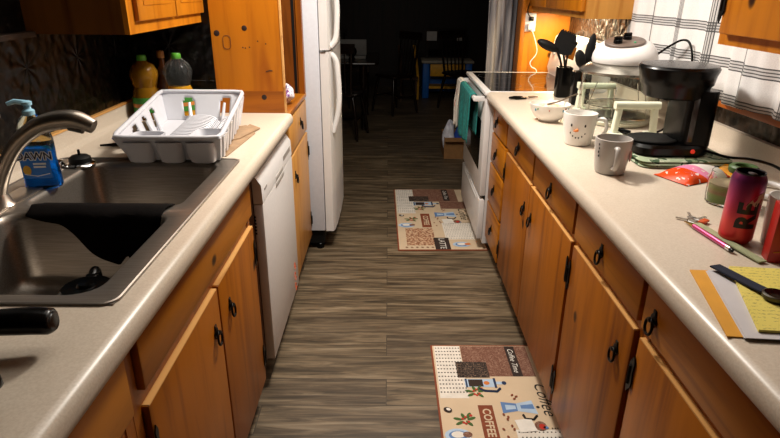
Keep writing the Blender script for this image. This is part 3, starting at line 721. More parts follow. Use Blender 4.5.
# ------------------------------------------------------------------ right side uppers
t = thing('wall_cabinet', 'pine wall cabinet over the stove with light glowing beneath it', 'cabinet', (1.0, 3.25, 1.285))
build(MB().box(.90, 1.148, 2.76, 3.80, 1.285, 2.1), 'carcass', wood('pine_pale', '#a06420', '#c08a40', 'z', False), t)
for y0, y1 in ((2.775, 3.40), (3.41, 3.79)):
    d = build(MB().box(.875, .899, y0, y1, 1.315, 2.06, 0, .004), 'door', PINE_LIT, t)
    inst(RING[-1], 'ring_pull', d, (.875, y0 + .05, 1.45))
t = thing('wall_cabinet', 'pine wall cabinet beside the curtain, above the can and papers', 'cabinet', (1.0, 1.2, 1.278))
build(MB().box(.872, 1.09, .75, 1.575, 1.278, 2.1), 'carcass', PINE_LIT, t)
d = build(MB().box(.85, .871, .78, 1.545, 1.306, 2.06, 0, .005), 'door', PINE_LIT, t)
inst(HING[-1, -1], 'hinge', d, (.85, 1.552, 1.385)); inst(RING[-1], 'ring_pull', d, (.85, .85, 1.42))

# plaid curtains
def plaid():
    t = NT('plaid_cotton'); v = t.co(); s = t.sep(v)
    def lines(o, period, off):
        a = t.math('MULTIPLY', t.math('FRACT', t.math('MULTIPLY', t.math('ADD', o, off), 1 / period)), period)
        r = None
        for p_, w_ in ((.0125, .0021), (.022, .0018), (.031, .0018), (.0405, .0021)):
            x = t.math('LESS_THAN', t.math('ABSOLUTE', t.math('SUBTRACT', a, p_)), w_)
            r = x if r is None else t.math('MAXIMUM', r, x)
        g = t.math('MULTIPLY', t.math('LESS_THAN', t.math('ABSOLUTE', t.math('SUBTRACT', a, .0265)), .014), .28)
        return t.math('MAXIMUM', t.math('MULTIPLY', r, .9), g)
    hz = lines(s[2], .105, .022); vt = lines(s[1], .25, .03)
    f = t.math('MINIMUM', t.math('ADD', hz, vt), .93)
    base = t.ramp(t.noise(v, 300, 2), [(.3, '#d6d4d4'), (.7, '#e4e2e1')])
    t.col(t.mix(f, base, '#16161a')); t.set(Roughness=.9); return t.m
PLAID = plaid()
def curtain(y0, y1, zb0, zb1, label, ph, nf, dx=0):
    def fn(u, v):
        y = y0 + (y1 - y0) * u; zb = zb0 + (zb1 - zb0) * u
        x = 1.102 + dx + .012 * math.sin(u * nf * 2 * PI + ph) * (1 - .3 * v) + .005 * math.sin(u * nf * 4.7 * PI + 1)
        return (x, y, zb + (1.93 - zb) * v)
    o = build(MB().grid(fn, 90, 14), 'curtain', PLAID, loc=(1.098, (y0 + y1) / 2, 1.08)); solid(o, .002)
    return tag(o, label, 'curtain', 'plaid curtains at the window')
curtain(2.79, 1.77, 1.08, 1.066, 'white curtain with black plaid lines behind the coffee maker and cabinets', .5, 5)
curtain(1.79, .80, 1.080, 1.078, 'white black-plaid curtain hanging lower under the cabinet by the can', 2.2, 5, -.030)
t = thing('curtain_rod', 'thin rod carrying the plaid curtains above the window', 'curtain rod', (1.1, 1.8, 1.93))
build(MB().tube([(1.098, .75, 1.935), (1.098, 2.82, 1.935)], .007), 'rod', IRON, t)
for y in (.8, 2.80): build(MB().box(1.095, 1.15, y - .006, y + .006, 1.93, 1.945), 'bracket', IRON, t)

# outlet, adapter, cord on the wood end wall
t = thing('wall_outlet', 'white wall outlet on the orange wood beyond the stove', 'outlet', (.897, 3.82, 1.21))
build(MB().box(.862, .932, 3.812, 3.8199, 1.16, 1.27, 0, .003), 'cover_plate', WHITE, t)
build(MB().box(.882, .912, 3.8105, 3.8125, 1.222, 1.252, 0, .002).box(.882, .912, 3.8105, 3.8125, 1.178, 1.208, 0, .002), 'socket', CERAM, t)
t = thing('power_adapter', 'white plug and thin white cord hanging from the outlet', 'charger', (.897, 3.805, 1.19))
build(MB().box(.878, .918, 3.775, 3.8103, 1.172, 1.207, 0, .005), 'plug', WHITE, t)
build(MB().tube(cr([(.905, 3.78, 1.17), (.935, 3.785, 1.10), (.95, 3.79, 1.03), (.915, 3.79, .975), (.925, 3.79, .945), (.96, 3.79, .92), (.958, 3.79, .85)], 6), .0028, 0, 6), 'cord', WHITE, t)
t = thing('black_power_cord', 'black plug and cord rising from the outlet', 'power cord', (.897, 3.80, 1.235))
build(MB().box(.882, .912, 3.785, 3.8103, 1.224, 1.25, 0, .004), 'plug', BLACKP, t)
build(MB().tube(cr([(.895, 3.79, 1.24), (.868, 3.785, 1.28), (.885, 3.79, 1.35), (.93, 3.80, 1.42), (.95, 3.805, 1.6)], 6), .004, 0, 6), 'cord', BLACKP, t)

tt = NT('grey_lace'); v_ = tt.co((13, 3, .7)); f_ = tt.noise(v_, 2, 3, .5, .5)
tt.col(tt.ramp(f_, [(.34, '#4a484e'), (.47, '#9a9698'), (.58, '#b8b0a8'), (.7, '#cfc8c0')])); tt.bump(f_, .4, .01); LACE = tt.set(Roughness=.9)  # streaks put the light and shade of the folds into the colour
def drape(u, v):
    return (.66 + .185 * u + .012 * math.sin(v * 5) * (1 - u) * .6, 4.0 + .018 * math.sin(u * 22), .03 + 1.95 * v)
o = build(MB().grid(drape, 48, 20), 'door_drape', LACE, loc=(.75, 4.0, .03)); solid(o, .003)
tag(o, 'grey lace drape hanging in the doorway beyond the stove', 'drape')

# ------------------------------------------------------------------ things on the long counter
def lies(name, label, cat, x, y, z=.9142, rz=0, group=None): return thing(name, label, cat, (x, y, z), rz, group)

t = lies('pocket_knife', 'small black and brown pocket knife lying by the stove', 'knife', .655, 2.79, rz=.32)
build(MB().tube(cr([(-.075, 0, .009), (-.045, .003, .009), (-.005, 0, .008)], 4), [.006, .010, .008], 0, 10, flat=.8).box(-.05, .01, -.018, -.004, .002, .010, 0, .002), 'handle', BLACKP, t, local=True)
build(MB().prism([(-.01, -.009), (.03, -.008), (.035, .004), (-.01, .007)], .005, .009), 'bolster', CHROME, t, local=True)
build(MB().tube([(.03, -.002, .008), (.055, .0, .008), (.085, .003, .006)], [.006, .005, .002], 0, 8), 'tip', M('brown_tip', '#7a6048', .5), t, local=True)

t = lies('cereal_bowl', 'white floral bowl with food in it and a spoon', 'bowl', .652, 2.30)
build(MB().lathe([(.038, 0), (.040, .006), (.060, .020), (.075, .045), (.081, .070), (.0785, .0705), (.072, .046), (.055, .023), (.001, .012)], seg=36, cap1=False), 'bowl_body', CERAM, t, local=True)
bd = MB()
for i, (a, z, r, mi) in enumerate(((-1.1, .052, .006, 0), (-.95, .058, .006, 1), (-.85, .05, .005, 2), (-.7, .056, .005, 0), (-2.6, .052, .006, 0), (-2.45, .057, .005, 2), (-1.85, .054, .004, 1))):
    rr_ = .0765 + (z - .05) * .25; bd.ball((rr_ * math.cos(a), rr_ * math.sin(a), z), (r * .55, r * .55, r), mi, 8)
build(bd, 'floral_print', [M('blue_flower', '#4a8aa0', .4), M('rose_flower', '#b06a5a', .4), M('green_sprig', '#5a8a5a', .4)], t, local=True)
tt = NT('milky_cereal'); v_ = tt.co(); f_ = tt.noise(v_, 90, 3)
tt.col(tt.ramp(f_, [(.35, '#b98a52'), (.5, '#dfc9a8'), (.65, '#e8dcc8')])); tt.bump(f_, .8, .006)
build(MB().lathe([(.074, .054), (.055, .060), (.02, .063), (.001, .063)], seg=30), 'food', tt.set(Roughness=.6), t, local=True)
t = lies('wooden_spoon', 'thin spoon resting in the floral bowl', 'spoon', .652, 2.30)
build(MB().tube(cr([(-.01, 0, .066), (.04, .02, .074), (.08, .04, .086), (.125, .06, .098)], 5), [.004, .003, .003, .004], 0, 8), 'handle', M('spoon_metal', '#8a7a68', .3, .6), t, local=True)
build(MB().ball((-.022, -.005, .055), (.02, .013, .004), 0, 12), 'spoon_bowl', M('spoon_metal_2', '#8a7a68', .3, .6), t, local=True)

def mug(name, label, x, y, rt_, rb, h, ha, mat, rim=None):
    t = lies(name, label, 'mug', x, y, group='coffee mugs on the long counter')
    pr_ = [(rb * .86, 0), (rb * .95, .003), (rb, .012), (rb + (rt_ - rb) * .55, h * .45), (rt_, h * .82), (rt_, h), (rt_ - .004, h + .0005), (rt_ - .0045, h * .8), (rb - .002, .014), (.001, .009)]
    build(MB().lathe(pr_, seg=40, cap1=False), 'cup', mat, t, local=True)
    e = Vector((math.cos(ha), math.sin(ha), 0)); z1, z0 = h * .80, h * .22
    b0 = e * (rt_ - .004); pts = [b0 + Vector((0, 0, z1)), e * (rt_ + .022) + Vector((0, 0, z1 + .004)), e * (rt_ + .032) + Vector((0, 0, h * .55)), e * (rt_ + .018) + Vector((0, 0, h * .30)), e * (rb + .001) + Vector((0, 0, z0))]
    build(MB().tube(cr(pts, 6), .0075, 0, 10, flat=.8), 'handle', mat, t, local=True)
    return t
t = mug('snowman_mug', 'white mug with a snowman face and an orange nose', .655, 1.93, .056, .046, .108, -.35, CERAM)
fc = MB()
def on(a, z, r, mi, sz=1): 
    R_ = .046 + (.010) * min(1, z / .09); fc.ball((R_ * math.cos(a), R_ * math.sin(a), z), (r * .6, r * .6, r * sz), mi, 10)
fa = -1.95
on(fa - .42, .073, .0052, 0); on(fa + .42, .073, .0052, 0)
for k, z in ((-.48, .046), (-.3, .036), (-.1, .031), (.1, .031), (.3, .036), (.48, .046)): on(fa + k, z, .0034, 0)
R_ = .053; fc.tube([(R_ * math.cos(fa), R_ * math.sin(fa), .058), ((R_ + .004) * math.cos(fa - .12), (R_ + .004) * math.sin(fa - .12), .056), ((R_ + .003) * math.cos(fa - .26), (R_ + .003) * math.sin(fa - .26), .054)], [.006, .0045, .001], 1, 8)
build(fc, 'snowman_face', [M('coal_black', '#181512', .5), M('carrot_orange', '#d87a28', .5)], t, local=True)
GRM = M('grey_ceramic', '#b2ada8', .25, 0, .04)
t = mug('grey_mug', 'grey mug with its handle turned toward the counter edge', .648, 1.60, .051, .043, .102, -1.75, GRM)
pk = MB()
for k in range(5): pk.ball((.051 * math.cos(-.72 + .05 * k), .051 * math.sin(-.72 + .05 * k), .062 - .006 * (k % 3)), (.003, .003, .011), 0, 8)
for k in range(4): pk.ball((.0505 * math.cos(-2.75 + .03 * (k % 2)), .0505 * math.sin(-2.75 + .03 * (k % 2)), .088 - .011 * k), (.002, .002, .0038), 1, 6)
build(pk, 'print', [M('pink_print', '#b98a8c', .4), M('dark_print', '#3a3634', .4)], t, local=True)

# utensil holders and utensils
def holder(label, x, y, r, h):
    t = lies('utensil_holder', label, 'utensil holder', x, y, group='black utensil holders by the stove')
    o = build(MB().loft([[(a, b, z) for a, b in rr(2 * q, 2 * q, q * .55, 5)] for q, z in ((r * .92, 0), (r, .004), (r, h), (r - .004, h), (r - .006, .006))], 0, True, True, True), 'container', BLACKP, t, local=True)
    return t
holder('black square utensil holder nearer the stove, full of cooking tools', .862, 2.86, .036, .145)
holder('black utensil holder beside the glass oven, partly in front of the other', .882, 2.665, .037, .15)
GU = 'black cooking utensils in the holders'
def utensil(name, label, base, pts, r, head):
    t = thing(name, label, 'utensil', base, group=GU)
    build(MB().tube(cr(pts, 5), r, 0, 8), 'handle', BLACKM, t)
    if head: build(head, 'head', BLACKM, t)
utensil('serving_spoon', 'black serving spoon leaning out toward the doorway', (.855, 2.86, .92), [(.865, 2.865, .925), (.842, 2.85, 1.06), (.808, 2.83, 1.135), (.79, 2.82, 1.15)], [.005, .005, .006, .006],
        MB().ball((0, 0, 0), (.058, .032, .022), 0, 16, X=T(.752, 2.80, 1.163, ry=.42)))
hd = MB().prism([(-.046, 0), (-.050, .05), (-.040, .095), (.040, .095), (.050, .05), (.046, 0), (.012, -.012), (-.012, -.012)], -.003, .003, 0, X=T(.822, 2.80, 1.135, ry=.35, rx=PI / 2 - .3))
for k in range(6): hd.box(-.034 + k * .0125, -.028 + k * .0125, .085, .100, -.004, .004, 0, X=T(.822, 2.80, 1.135, ry=.35, rx=PI / 2 - .3))
utensil('slotted_turner', 'black slotted turner with a broad square head', (.865, 2.855, .92), [(.868, 2.85, .925), (.855, 2.83, 1.05), (.83, 2.805, 1.13)], .0055, hd)
utensil('soup_ladle', 'black ladle with a round cup standing behind the turner', (.872, 2.87, .92), [(.872, 2.878, .925), (.868, 2.87, 1.06), (.872, 2.86, 1.15)], .005, MB().lathe([(.001, -.022), (.022, -.016), (.032, 0), (.033, .012), (.030, .012), (.02, -.010), (.001, -.016)], (.872, 2.845, 1.165), 0, 20))
utensil('black_spatula', 'black spatula with a long rounded blade pointing upward', (.885, 2.665, .93), [(.870, 2.665, .93), (.88, 2.663, 1.02), (.892, 2.66, 1.10)], .006,
        MB().ball((0, 0, 0), (.022, .013, .075), 0, 16, X=T(.905, 2.655, 1.155, ry=.10)))
utensil('whisk_spoon', 'black narrow mixing spoon crossing in front of the spatula', (.88, 2.66, .93), [(.892, 2.65, .93), (.878, 2.64, 1.04), (.862, 2.63, 1.10)], .006, MB().ball((0, 0, 0), (.024, .013, .042), 0, 12, X=T(.856, 2.625, 1.122, ry=-.3)))

# halogen oven
t = lies('convection_oven', 'round glass countertop oven with a white domed lid', 'countertop oven', .918, 2.29)
CREAM = M('cream_plastic', '#d3d4c0', .4, 0, .03)
build(MB().lathe([(.115, 0), (.125, .004), (.13, .016), (.122, .024), (.10, .026)], seg=40), 'base', CREAM, t, local=True)
build(MB().lathe([(.08, .026), (.13, .030), (.147, .055), (.150, .11), (.151, .190), (.155, .196), (.151, .197), (.147, .19), (.146, .11), (.143, .056), (.127, .034), (.001, .031)], seg=48, cap1=False), 'glass_bowl', GLASS, t, local=True)
rk = MB()
for k in range(9): 
    yy = -.10 + k * .025; hw = math.sqrt(max(0, .118 ** 2 - yy * yy)); rk.tube([(-hw, yy, .072), (hw, yy, .072)], .0016, 0, 6)
rk.tube([(.118 * math.cos(a), .118 * math.sin(a), .072) for a in [2 * PI * i / 32 for i in range(32)]], .0022, 0, 6, closed=True)
for a in (.4, 2.5, 4.2, 5.6): rk.tube([(.112 * math.cos(a), .112 * math.sin(a), .036), (.112 * math.cos(a), .112 * math.sin(a), .072), (.09 * math.cos(a), .09 * math.sin(a), .15)], .0018, 0, 6)
build(rk, 'wire_rack', CHROME, t, local=True)
STL = M('dull_steel', '#a8a49a', .25, .9, .05)
build(MB().lathe([(.156, .193), (.163, .197), (.163, .205), (.150, .214), (.128, .226), (.112, .232)], seg=48), 'metal_ring', STL, t, local=True)
def head_ring(r, z, tilt, cy_=0, n=44, sy_=.98): return [(r * math.cos(2 * PI * i / n), cy_ + r * sy_ * math.sin(2 * PI * i / n), z + tilt * (r * math.sin(2 * PI * i / n) * .8 + r * math.cos(2 * PI * i / n) * .35)) for i in range(n)]
hd = build(MB().loft([head_ring(.108, .228, 0), head_ring(.118, .234, 0), head_ring(.122, .246, 0), head_ring(.120, .262, .04), head_ring(.112, .282, .12), head_ring(.098, .299, .2), head_ring(.078, .309, .25), head_ring(.05, .314, .27)]), 'lid_head', WHITE, t, local=True)
XP = T(-.012, -.012, .3085, rx=math.atan(.27 * .8), ry=-math.atan(.27 * .35))
build(MB().lathe([(.068, -.012), (.069, .004), (.066, .0065), (.001, .0068)], (0, 0, 0), 0, 36, X=XP, sx=1.1, sy=.92), 'control_plate', M('taupe_plastic', '#66574e', .35), hd, local=True)
for kx, ky in ((-.034, -.016), (.014, .018)):
    build(MB().lathe([(.0165, .006), (.016, .019), (.012, .021), (.001, .021)], (kx, ky, 0), 0, 18, X=XP).box(kx - .015, kx + .015, ky - .005, ky + .005, .019, .030, 0, .002, X=XP), 'dial', BLACKP, hd, local=True)
build(MB().lathe([(.0055, .006), (.0045, .0092), (.001, .0097)], (.026, -.030, 0), 0, 10, X=XP), 'pilot_lamp', M('green_lamp', '#2f9a6a', .3), hd, local=True)
vm = MB()
for k in range(8):
    a = -1.72 + k * .095; vm.tube([(.1172 * math.cos(a), .115 * math.sin(a), .249), (.1152 * math.cos(a), .1130 * math.sin(a), .258 - .012)], .0022, 0, 5)
    a2 = -1.35 + k * .085; vm.tube([(.1140 * math.cos(a2), .1118 * math.sin(a2), .235), (.1172 * math.cos(a2), .1149 * math.sin(a2), .245)], .0022, 0, 5)
build(vm, 'vent_slots', GREYD, hd, local=True)
build(MB().tube(cr([(.105, -.03, .262), (.125, -.09, .303), (.158, -.11, .326), (.173, -.14, .315), (.178, -.17, .255), (.178, -.172, .15), (.2, -.12, .08), (.1, -.2, .012), (-.02, -.24, .007), (-.06, -.215, .01)], 7), .0042, 0, 8), 'power_cord', BLACKP, t, local=True)
build(MB().tube([(-.075, -.2, .012), (-.03, -.235, .012)], [.013, .006], 0, 10), 'cord_plug', BLACKP, t, local=True)
hm = MB()
for sx_ in (-1, 1): hm.loft([[(a + sx_ * (.062 + .010 * (1 - k)) + dx_, b, z) for a, b in rr(.022, .026, .006, 3)] for k, z, dx_ in ((0, 0, 0), (.5, .06, 0), (1, .118, 0))])
hm.loft([[(x, b, .112 + a) for a, b in rr(.026, .030, .008, 3)] for x in (-.080, -.06, 0, .06, .080)])
hm.box(-.085, -.045, -.03, .03, 0, .014, 0, .004).box(.045, .085, -.03, .03, 0, .014, 0, .004)
hme = hm.mesh('stand_handle', M('cream_stand', '#dfe2cc', .35, 0, .03))
inst(hme, 'stand_handle', t, (.893, 2.045, .9143)); inst(hme, 'stand_handle', t, (.90, 2.50, .9143))

# coffee maker on folded green cloth
tt = NT('green_camouflage'); v_ = tt.co()
tt.col(tt.ramp(tt.noise(v_, 30, 2, .4), [(.40, '#98a688'), (.50, '#b0b8a0'), (.56, '#3c5238'), (.66, '#7a8a68')], 'CONSTANT')); tt.bump(tt.noise(v_, 300, 2), .4, .002); CAMO = tt.set(Roughness=.95)
m = MB()
for k, (a, b) in enumerate(((0, 0), (.004, -.003), (-.003, .002))):
    m.loft([[(x + a, y + b, z) for x, y in rr(.285 - s_, .26 - s_, .03, 5)] for s_, z in ((.014, k * .008), (0, k * .008 + .004), (.014, k * .008 + .008))])
o = build(m, 'folded_cloth', CAMO, loc=(.90, 1.765, .9142), local=True); tag(o, 'folded green camouflage cloth under the coffee maker', 'cloth')
t = thing('coffee_maker', 'black drip coffee maker standing on the green cloth', 'coffee maker', (.872, 1.765, .9385))
build(MB().loft([[(x, y, z) for x, y in rr(.225 - s_, .185 - s_, .05, 6, 0, 0)] for s_, z in ((.014, 0), (0, .006), (0, .026), (.014, .034))]), 'base', BLACKP, t, local=True)
build(MB().lathe([(.066, .034), (.072, .036), (.072, .039), (.066, .041), (.060, .0385), (.001, .0385)], (-.038, 0, 0), 0, 32), 'warming_plate', BLACKM, t, local=True)
build(MB().loft([[(x, y, z) for x, y in rr(.092, .160, .028, 5, .066, 0)] for z in (.030, .195)]), 'water_column', BLACKP, t, local=True)
build(MB().box(.030, .046, -.0818, -.0795, .045, .178, 0, .001), 'water_gauge', M('gauge_grey', '#4a4a4c', .12, .3), t, local=True)
build(MB().lathe([(.086, .170), (.092, .176), (.098, .204), (.104, .210), (.108, .236), (.113, .250), (.114, .256), (.111, .260), (.06, .262), (.001, .2625)], (.004, 0, 0), 0, 44), 'brew_head', BLACKP, t, local=True)
build(MB().lathe([(.111, .260), (.109, .264), (.104, .265), (.05, .267), (.001, .2675)], (.004, 0, 0), 0, 44), 'lid', M('lid_grey_black', '#0c0c0d', .25, Specular_IOR_Level=.3), t, local=True)
build(MB().lathe([(.007, 0), (.006, .004), (.001, .005)], (0, 0, 0), 0, 14, X=T(.048, -.0925, .019, rx=PI / 2)), 'power_switch', M('red_switch', '#b0100c', .3, 0, .05, Emission_Color=(1, .05, .02, 1), Emission_Strength=.4), t, local=True)

o = build(MB().tube(cr([(.97, 1.70, .955), (1.02, 1.66, .945), (1.055, 1.60, .955), (1.04, 1.46, .972), (1.00, 1.30, .968), (1.02, 1.15, .955), (1.03, .95, .935), (1.03, .7, .925)], 8), .0042, 0, 8), 'black_cable', BLACKP, loc=(1.02, 1.3, .92))
tag(o, 'black cable running from the coffee maker along the backsplash', 'cable')
o = build(MB().tube(cr([(1.05, 1.22, .9225), (1.0, 1.33, .9225), (.968, 1.36, .9235), (.950, 1.385, .9235), (.955, 1.42, .9235), (1.0, 1.47, .924), (1.04, 1.46, .9255), (1.06, 1.38, .925), (1.07, 1.2, .924)], 8), .0075, 0, 10), 'white_cable', WHITE, loc=(.95, 1.1, .92))
tag(o, 'thick white cable looped on the counter behind the can', 'cable')

# candy bags
def pouch(name, label, x, y, rz, L, W_, H, mats, ph, group):
    def fn(u, v):
        a = (u - .5) * L; b = (v - .5) * W_
        e = min(1, min(u, 1 - u) * 5); e2 = math.sin(PI * min(1, max(0, v)))
        return (a, b * (1 - .06 * math.sin(PI * u)), .0025 + H * e * e2 ** .6 * (1 + .25 * math.sin(u * 9 + v * 5 + ph)))
    m = MB().grid(fn, 28, 16)
    m.grid(lambda u, v: ((u - .5) * L, (v - .5) * W_ * (1 - .06 * math.sin(PI * u)), .001), 28, 4)
    t = lies(name, label, 'candy bag', x, y, rz=rz, group=group)
    build(m, 'pouch', mats, t, local=True, angle=70); return t
tt = NT('orange_wrapper'); s_ = tt.sep(tt.co()); v_ = tt.co()
k_ = tt.math('ADD', s_[0], tt.math('MULTIPLY', s_[1], .4))
c_ = tt.ramp(tt.math('ADD', tt.math('MULTIPLY', k_, 5), .5), [(.0, '#e04a18'), (.36, '#e04a18'), (.37, '#e88ab0'), (.50, '#e6e0da'), (.72, '#e04a18'), (.9, '#e0a020')], 'CONSTANT')
tt.col(tt.mix(tt.math('GREATER_THAN', tt.noise(v_, 60, 2), .62), c_, '#e8d8d0')); ORW = tt.set(Roughness=.25)
pouch('candy_bag', 'orange and pink candy bag lying in front of the coffee maker', .875, 1.56, .42, .185, .115, .026, ORW, 0, 'candy bags by the coffee maker')
tt = NT('yellow_wrapper'); v_ = tt.co(); tt.col(tt.ramp(tt.noise(v_, 20, 2), [(.4, '#d8901c'), (.55, '#e0b830'), (.65, '#b04a18')])); YEW = tt.set(Roughness=.25)
pouch('candy_bag', 'yellow wrapper partly hidden behind the glass jar', .995, 1.60, .75, .12, .075, .016, YEW, 2, 'candy bags by the coffee maker')

# jar
t = lies('glass_jar', 'small glass jar with green and brown contents behind the can', 'jar', .845, 1.345)
build(MB().lathe([(.038, 0), (.044, .004), (.045, .02), (.045, .062), (.042, .070), (.041, .082), (.039, .082), (.040, .07), (.0425, .06), (.0425, .02), (.040, .008), (.001, .006)], seg=32, cap1=False), 'glass', GLASS, t, local=True)
tt = NT('layered_contents'); s_ = tt.sep(tt.co())
tt.col(tt.ramp(tt.math('MULTIPLY', s_[2], 16), [(.0, '#56701e'), (.40, '#7a8a3a'), (.50, '#9a6a4a'), (.70, '#8a8a4a'), (.85, '#a08a70')]))
build(MB().lathe([(.039, .0065), (.0415, .02), (.0415, .052), (.036, .054), (.001, .055)], seg=30), 'contents', tt.set(Roughness=.5), t, local=True)
t = lies('green_tape_roll', 'dark green ring sitting on the glass jar rim', 'ring', .868, 1.335, .9966)
build(MB().lathe([(.02, 0), (.03, .0), (.033, .004), (.033, .014), (.029, .018), (.02, .018), (.018, .014), (.018, .004), (.02, 0)], seg=26, cap0=False, cap1=False), 'ring', M('dark_green', '#3a5a22', .5), t, local=True)

# energy drink can
t = lies('drink_can', 'tall purple to red drink can with black letters', 'can', .742, 1.115)
tt = NT('can_gradient'); s_ = tt.sep(tt.co())
tt.col(tt.ramp(tt.math('MULTIPLY', s_[2], 1 / .155), [(.0, '#d0342a'), (.30, '#d84a48'), (.62, '#b8406a'), (.88, '#74285c')])); CANM = tt.set(Roughness=.28, Metallic=.45)
build(MB().lathe([(.024, 0), (.027, .002), (.0325, .010), (.033, .016), (.033, .136), (.0315, .142), (.0275, .150)], seg=40), 'can_body', CANM, t, local=True)
build(MB().lathe([(.0275, .150), (.0282, .152), (.0275, .154), (.0255, .153), (.025, .149), (.001, .149)], seg=36).ball((0, -.006, .1505), (.008, .011, .0015), 0, 10), 'can_top', M('can_lid', '#2a2528', .3, .8), t, local=True)
def wrap(R_, a0):
    def f(p): 
        a = a0 + p.x / R_; return (R_ * math.cos(a), R_ * math.sin(a), p.y)
    return f
cl = MB().text('RE', .052, T(0, .066, 0, rz=PI / 2), 0, 0, cut=.005, fn=wrap(.0336, -1.72), bold=.0022)
pts = [(-.012, .086), (-.006, .098), (.003, .108), (.014, .115), (.027, .118), (.027, .104), (.024, .092), (.008, .088)]
f_ = wrap(.0339, -1.62); cl.poly([f_(Vector((a, b, 0))) for a, b in pts], 1)
build(cl, 'lettering', [M('can_black', '#140c10', .4), M('can_white', '#cdb8a8', .4)], t, local=True, recalc=False)

# pen, keys, lanyard
t = lies('pink_pen', 'pink ballpoint pen with a gold tip beside the lanyard', 'pen', .690, 1.125, .921, rz=-1.46)
build(MB().tube([(-.05, 0, 0), (.062, 0, 0)], .0052, 0, 12), 'barrel', M('metallic_pink', '#c0447a', .25, .4), t, local=True)
build(MB().tube([(-.085, 0, -.003), (-.068, 0, -.001), (-.05, 0, 0)], [.001, .0028, .005], 0, 10), 'tip', M('gold_tip', '#b8924a', .25, .9), t, local=True)
build(MB().tube([(.062, 0, 0), (.074, 0, 0)], .0054, 0, 12).tube([(.074, 0, 0), (.080, 0, 0)], .0035, 1, 10), 'cap_end', [CHROME, BLACKP], t, local=True)
t = lies('key_lanyard', 'pale green fabric lanyard with keys beside the pink pen', 'lanyard', .715, 1.10)
def strap(y, x0=.698, x1=.738): pass
sp_ = cr([(.703, 1.20, .916), (.706, 1.15, .919), (.715, 1.09, .919), (.726, 1.03, .918), (.733, 1.00, .917)], 6)
m = MB()
L_ = [[(p.x - .009, p.y - .002, p.z), (p.x + .009, p.y + .002, p.z), (p.x + .009, p.y + .002, p.z + .003), (p.x - .009, p.y - .002, p.z + .003)] for p in sp_]
m.loft(L_); build(m, 'strap', M('sage_fabric', '#9aa07c', .9, 0, .15, 80, .4, 300), t)
kz = MB()
kz.tube([(.703 + .013 * math.cos(a), 1.212 + .013 * math.sin(a), .918) for a in [2 * PI * i / 20 for i in range(20)]], .0014, 0, 6, closed=True)
build(kz, 'key_ring', CHROME, t)
for x, y, rz in ((.700, 1.215, 2.5), (.715, 1.222, .5), (.708, 1.232, 1.3)):
    build(MB().lathe([(.010, 0), (.010, .002), (.001, .002)], (0, 0, 0), 0, 14, X=T(x, y, .917, rz=rz)).box(.008, .034, -.003, .003, 0, .002, X=T(x, y, .917, rz=rz)), 'key', NICKEL, t)
build(MB().box(-.014, .014, -.007, .007, 0, .006, 0, .002, X=T(.722, 1.205, .917, rz=.6)), 'orange_tag', M('orange_fob', '#c8501c', .4), t)

# papers, pad, watch
o = build(MB().prism([(.5755, .969), (.80, .955), (.77, .72), (.5235, .745)], .9142, .9165), 'manila_envelope', M('manila', '#d99a2c', .6, 0, .05), loc=(.66, .85, .9142))
tag(o, 'orange manila envelope at the counter edge under the papers', 'envelope')
m = MB()
for k, (a, b) in enumerate(((0, 0), (.004, .002), (.001, -.003))): m.prism([(.602 + a, .962 + b), (.81 + a, .945 + b), (.78 + a, .72 + b), (.545 + a, .738 + b)], .9167 + k * .0012, .9176 + k * .0012)
o = build(m, 'paper_stack', M('white_paper', '#c9c5c8', .7, 0, .03), loc=(.68, .85, .9167)); tag(o, 'loose white sheets between the envelope and the yellow pad', 'paper')
tt = NT('yellow_legal_paper'); s_ = tt.sep(tt.co()); v_ = tt.co()
row = tt.math('FRACT', tt.math('MULTIPLY', tt.math('ADD', s_[1], tt.math('MULTIPLY', s_[0], .12)), 1 / .0115))
inrow = tt.math('MULTIPLY', tt.math('GREATER_THAN', row, .3), tt.math('LESS_THAN', row, .72))
scr = tt.math('GREATER_THAN', tt.noise(tt.co((160, 240, 1)), 1.2, 2), .54); wd = tt.math('GREATER_THAN', tt.noise(tt.co((28, 30, 1)), 1.3, 1), .40)
f_ = tt.math('MULTIPLY', tt.math('MULTIPLY', inrow, scr), tt.math('MULTIPLY', wd, .45))
tt.col(tt.mix(f_, tt.ramp(tt.noise(v_, 6, 2), [(.3, '#dcc95e'), (.7, '#e6d672')]), '#4a4434')); YPAD = tt.set(Roughness=.75)
o = build(MB().prism([(.648, .968), (.80, .952), (.80, .730), (.573, .750)], .9205, .925), 'yellow_notepad', YPAD, loc=(.70, .86, .9205)); tag(o, 'yellow legal pad covered in handwriting, lying on the white sheets', 'notepad')
t = lies('wristwatch', 'watch with a navy strap and dark face on the yellow pad', 'watch', .634, .895, .9252, rz=0)
def band(pts, w_):
    P_ = cr(pts, 5); o_ = []
    for i, p in enumerate(P_):
        d_ = (P_[min(i + 1, len(P_) - 1)] - P_[max(i - 1, 0)]).normalized(); n_ = Vector((-d_.y, d_.x, 0)) * w_
        o_.append([p - n_, p + n_, p + n_ + Vector((0, 0, .003)), p - n_ + Vector((0, 0, .003))])
    return MB().loft(o_)
build(band([(.619, .966, .9255), (.628, .935, .9265), (.640, .892, .928), (.649, .860, .930)], .0115), 'strap', M('navy_fabric', '#10182e', .9, 0, .2, 120, .4, 400), t)
build(MB().lathe([(.019, 0), (.021, .002), (.021, .008), (.018, .010)], (.656, .843, .927), 0, 28), 'watch_case', M('gunmetal', '#4a4640', .3, .8), t)
build(MB().lathe([(.0178, .0102), (.001, .0105)], (.656, .843, .927), 0, 28), 'watch_face', BLACKG, t)
build(band([(.663, .825, .929), (.675, .79, .927), (.69, .75, .9262)], .0115), 'strap', M('navy_fabric_2', '#10182e', .9, 0, .2, 120, .4, 400), t)

